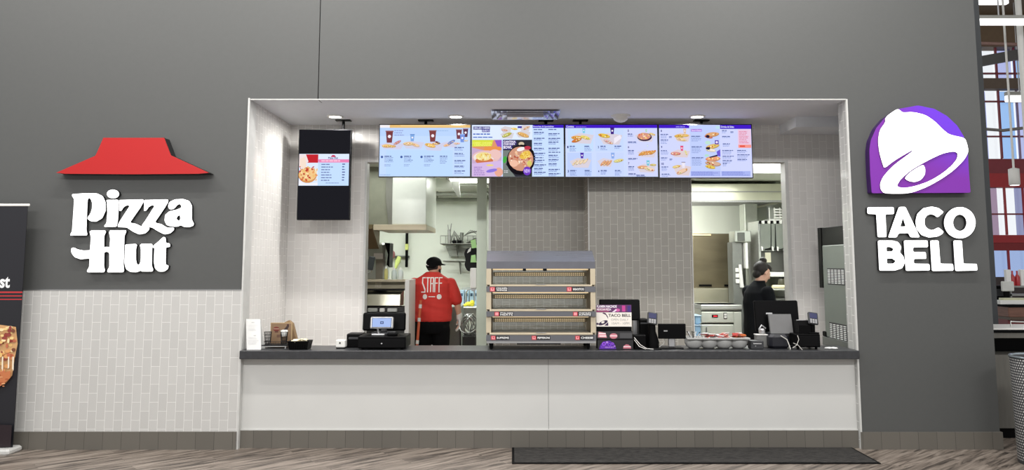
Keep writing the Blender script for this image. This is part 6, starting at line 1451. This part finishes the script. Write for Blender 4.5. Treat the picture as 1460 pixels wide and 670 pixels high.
# hair, beard, cap
def HP(x, y, z): return hc + hR @ Vector((x, y, z))
h = MB(); R4 = hR.to_4x4()
h.ell(HP(0,-.03,.005), (.082,.08,.072), 14, 0, R4); fuse(h, 'hair', M_hair, man, .007, 3)
h = MB(); h.ell(HP(0,.042,-.064), (.058,.05,.034), 14, 0, R4).ell(HP(.045,.03,-.04), (.02,.035,.03), 10, 0, R4).ell(HP(-.045,.03,-.04), (.02,.035,.03), 10, 0, R4); fuse(h, 'beard', M_hair, man, .006, 3)
cpm = mat('black_cap', (13,13,14), .85, spec=.15)
h = MB(); h.ell(HP(0,-.012,.052), (.092,.108,.078), 16, 0, R4).ell(HP(0,-.055,.015), (.08,.06,.055), 14, 0, R4)
brim = [(math.sin(a)*.082, .085+math.cos(a)*.085) for a in [(-1.5+3*k/14) for k in range(15)]]
h.prism([(-.078,.06)]+brim+[(.078,.06)], lambda u, v, w: HP(u, v, .045+w-(v-.08)*.25+ -u*u*2.2), 0, .009)
cap = fuse(h, 'cap', cpm, man, .005, 2)
MB().ell(HP(-.03,-.112,.03), (.010,.006,.008), 8).ell(HP(.0,-.112,.018), (.02,.006,.004), 8).build('cap_badge', M_white, cap)
g = MB(); hand(g, RW, (.0,.08,-1), -1, (-.25,1,.1), 1.08); limb(g, [Vector(RW)+Vector((0,-.005,.035)), Vector(RW)+Vector((0,0,-.01))], [.038,.036])
fuse(g, 'glove', mat('white_glove', (226,224,220), .5), man, .0045, 3)
# STAFF print laid on the back of the shirt
bv = BVHTree.FromPolygons([v.co for v in shirt.data.vertices], [tuple(p.vertices) for p in shirt.data.polygons])
def lay(quads, name):
    v, f = [], []
    for qd in quads:
        tr_ = tessellate_polygon([[Vector((x, y, 0)) for x, y in qd]]); n0 = len(v)
        for x, y in qd:
            hit = bv.ray_cast(Vector((x, -1.5, y)), Vector((0, 1, 0)))
            v.append(Vector((x, (hit[0].y if hit[0] else -.15)-.005, y)))
        f += [tuple(i+n0 for i in t_) for t_ in tr_]
    me = bpy.data.meshes.new(name); me.from_pydata(v, [], f); me.materials.append(mat('print_white', (240,232,228), .7))
    o = bpy.data.objects.new(name, me); COL.objects.link(o); o.parent = shirt; return o
def subd(x0, y0, x1, y1, n=3):
    r_ = []
    for i in range(n):
        for j in range(n): r_.append([(x0+(x1-x0)*i/n, y0+(y1-y0)*j/n), (x0+(x1-x0)*(i+1)/n, y0+(y1-y0)*j/n), (x0+(x1-x0)*(i+1)/n, y0+(y1-y0)*(j+1)/n), (x0+(x1-x0)*i/n, y0+(y1-y0)*(j+1)/n)])
    return r_
zt6, zb6, xl6, w6 = 1.475, 1.285, -.118, .258
lw = w6/5; st = .013; Q = []
X = lambda i: xl6+lw*i
g_ = .006
# S
Q += subd(X(0),zt6-st,X(1)-g_,zt6,2)+subd(X(0),zt6-.075,X(0)+st,zt6-st,2)+[[(X(0),zt6-.075),(X(0)+st*1.2,zt6-.07),(X(1)-g_,zb6+.045),(X(1)-g_-st*1.2,zb6+.035)]]+subd(X(1)-g_-st,zb6+st,X(1)-g_,zb6+.05,2)+subd(X(0)-.008,zb6,X(1)-g_,zb6+st,2)
# T
Q += subd(X(1),zt6-st,X(2)-g_*.5,zt6,2)+subd(X(1)+lw*.4-st*.5,zb6+.004,X(1)+lw*.4+st*.5,zt6-st,3)
# A
Q += subd(X(2),zb6+.006,X(2)+st,zt6,3)+subd(X(3)-g_-st,zb6+.006,X(3)-g_,zt6,3)+subd(X(2)+st,zt6-st,X(3)-g_-st,zt6,2)+subd(X(2)+st,zt6-.085,X(3)-g_-st,zt6-.085+st,2)
for i in (3, 4): Q += subd(X(i),zb6+.006-.004*(i-3),X(i)+st,zt6,3)+subd(X(i)+st,zt6-st,X(i+1)-g_,zt6,2)+subd(X(i)+st,zt6-.08,X(i+1)-g_-.004,zt6-.08+st,2)
Q += [circ(-.078,1.235,.028,.032,14), circ(.098,1.235,.030,.032,14)] + subd(-.032,1.23,.05,1.24,2)
lay([q for q in Q], 'staff_print')
# ---- person in black, side-on, looking down to the right
WX, WY = at(1081, 430, 8.95).x, 8.95
RZ = Matrix.Rotation(math.radians(-72), 4, 'Z')       # facing mostly towards +X
def T(x, y, z): v = RZ @ Vector((x, y, z)); return Vector((WX+v.x, WY+v.y, v.z))
hR = (RZ.to_3x3()) @ Matrix.Rotation(math.radians(-24), 3, 'X')
hc = T(0, .07, 1.54)
b = MB(); head(b, hc, hR, .97)
limb(b, [T(0,.0,1.36), T(0,.045,1.48)], [.055,.05])
def tr_rings(mb, L_):
    n = 20; v = []
    for (x, y, z, rx, ry) in L_:
        for k in range(n): a = 2*math.pi*k/n; v.append(T(x+rx*math.cos(a), y+ry*math.sin(a), z))
    f = [(i*n+k, i*n+(k+1) % n, (i+1)*n+(k+1) % n, (i+1)*n+k) for i in range(len(L_)-1) for k in range(n)] + [tuple(range(n))[::-1], tuple(range((len(L_)-1)*n, len(L_)*n))]
    mb.add(v, f, 0, None, True)
tr_rings(b, [(0,0,.78,.16,.12),(0,0,.9,.17,.13),(0,0,1.03,.14,.11),(0,0,1.2,.155,.115),(0,-.01,1.32,.15,.09),(0,0,1.38,.07,.055)])
arms = [(T(-.18,0,1.32), T(-.21,.06,1.06), T(-.13,.29,1.02)), (T(.18,0,1.32), T(.21,.05,1.06), T(.12,.29,1.0))]
for S_, E_, W_ in arms: limb(b, [S_, E_, W_], [.05,.04,.026])
fd = (T(0,1,0)-T(0,0,0))
hand(b, arms[0][2], fd+Vector((0,0,-.25)), 1, (0,0,1), .93); hand(b, arms[1][2], fd+Vector((0,0,-.25)), -1, (0,0,1), .93)
for sx_ in (-1, 1): limb(b, [T(sx_*.09,0,.82), T(sx_*.095,.01,.46), T(sx_*.1,-.02,.08)], [.09,.058,.04]); limb(b, [T(sx_*.1,-.04,.04), T(sx_*.11,.12,.03)], [.036,.028])
wo = fuse(b, 'person', M_skin2, None, .007, 4)
off = Vector((WX, WY, 0)); wo.data.transform(Matrix.Translation(-off)); wo.location = off
tag(wo, 'person in a black jacket with hair in a bun looking down in the right kitchen', 'person')
eyes(hc, hR, wo, .97)
s = MB()
tr_rings(s, [(0,0,.80,.20,.155),(0,0,.92,.195,.16),(0,-.005,1.05,.18,.15),(0,-.01,1.2,.19,.15),(0,-.015,1.31,.178,.125),(0,-.005,1.385,.11,.095),(0,.015,1.43,.072,.075),(0,.025,1.45,.065,.068)])
for S_, E_, W_ in arms: limb(s, [S_, E_, E_+(W_-E_)*.9], [.075,.062,.045])
fuse(s, 'jacket', mat('black_jacket', (15,18,22), .8, var=.15, scale=8, bump=.3, spec=.15), wo, .009, 5)
tr = MB(); tr_rings(tr, [(0,0,.76,.17,.13),(0,0,.86,.19,.145),(0,0,.93,.18,.14)])
for sx_ in (-1, 1): limb(tr, [T(sx_*.09,0,.82), T(sx_*.095,.01,.46), T(sx_*.1,-.015,.07)], [.108,.075,.06])
fuse(tr, 'trousers', MATS['black_trousers'], wo, .011, 4)
for sx_ in (-1, 1):
    sh = MB(); limb(sh, [T(sx_*.1,-.05,.045), T(sx_*.105,.04,.04), T(sx_*.112,.13,.032)], [.043,.042,.033]); fuse(sh, 'shoe', M_black, wo, .009, 3)
def HP(x, y, z): return hc + hR @ (Vector((x, y, z))*.97)
R4 = hR.to_4x4(); h = MB()
h.ell(HP(0,-.04,.035), (.084,.085,.09), 16, 0, R4).ell(HP(0,.012,.074), (.07,.084,.052), 14, 0, R4).ell(HP(0,-.068,-.035), (.058,.045,.062), 12, 0, R4)
h.ell(HP(0,-.045,.14), (.042,.044,.036), 12, 0, R4).ell(HP(0,-.03,.115), (.035,.035,.03), 10, 0, R4)
hair = fuse(h, 'hair', M_hair, wo, .006, 3)
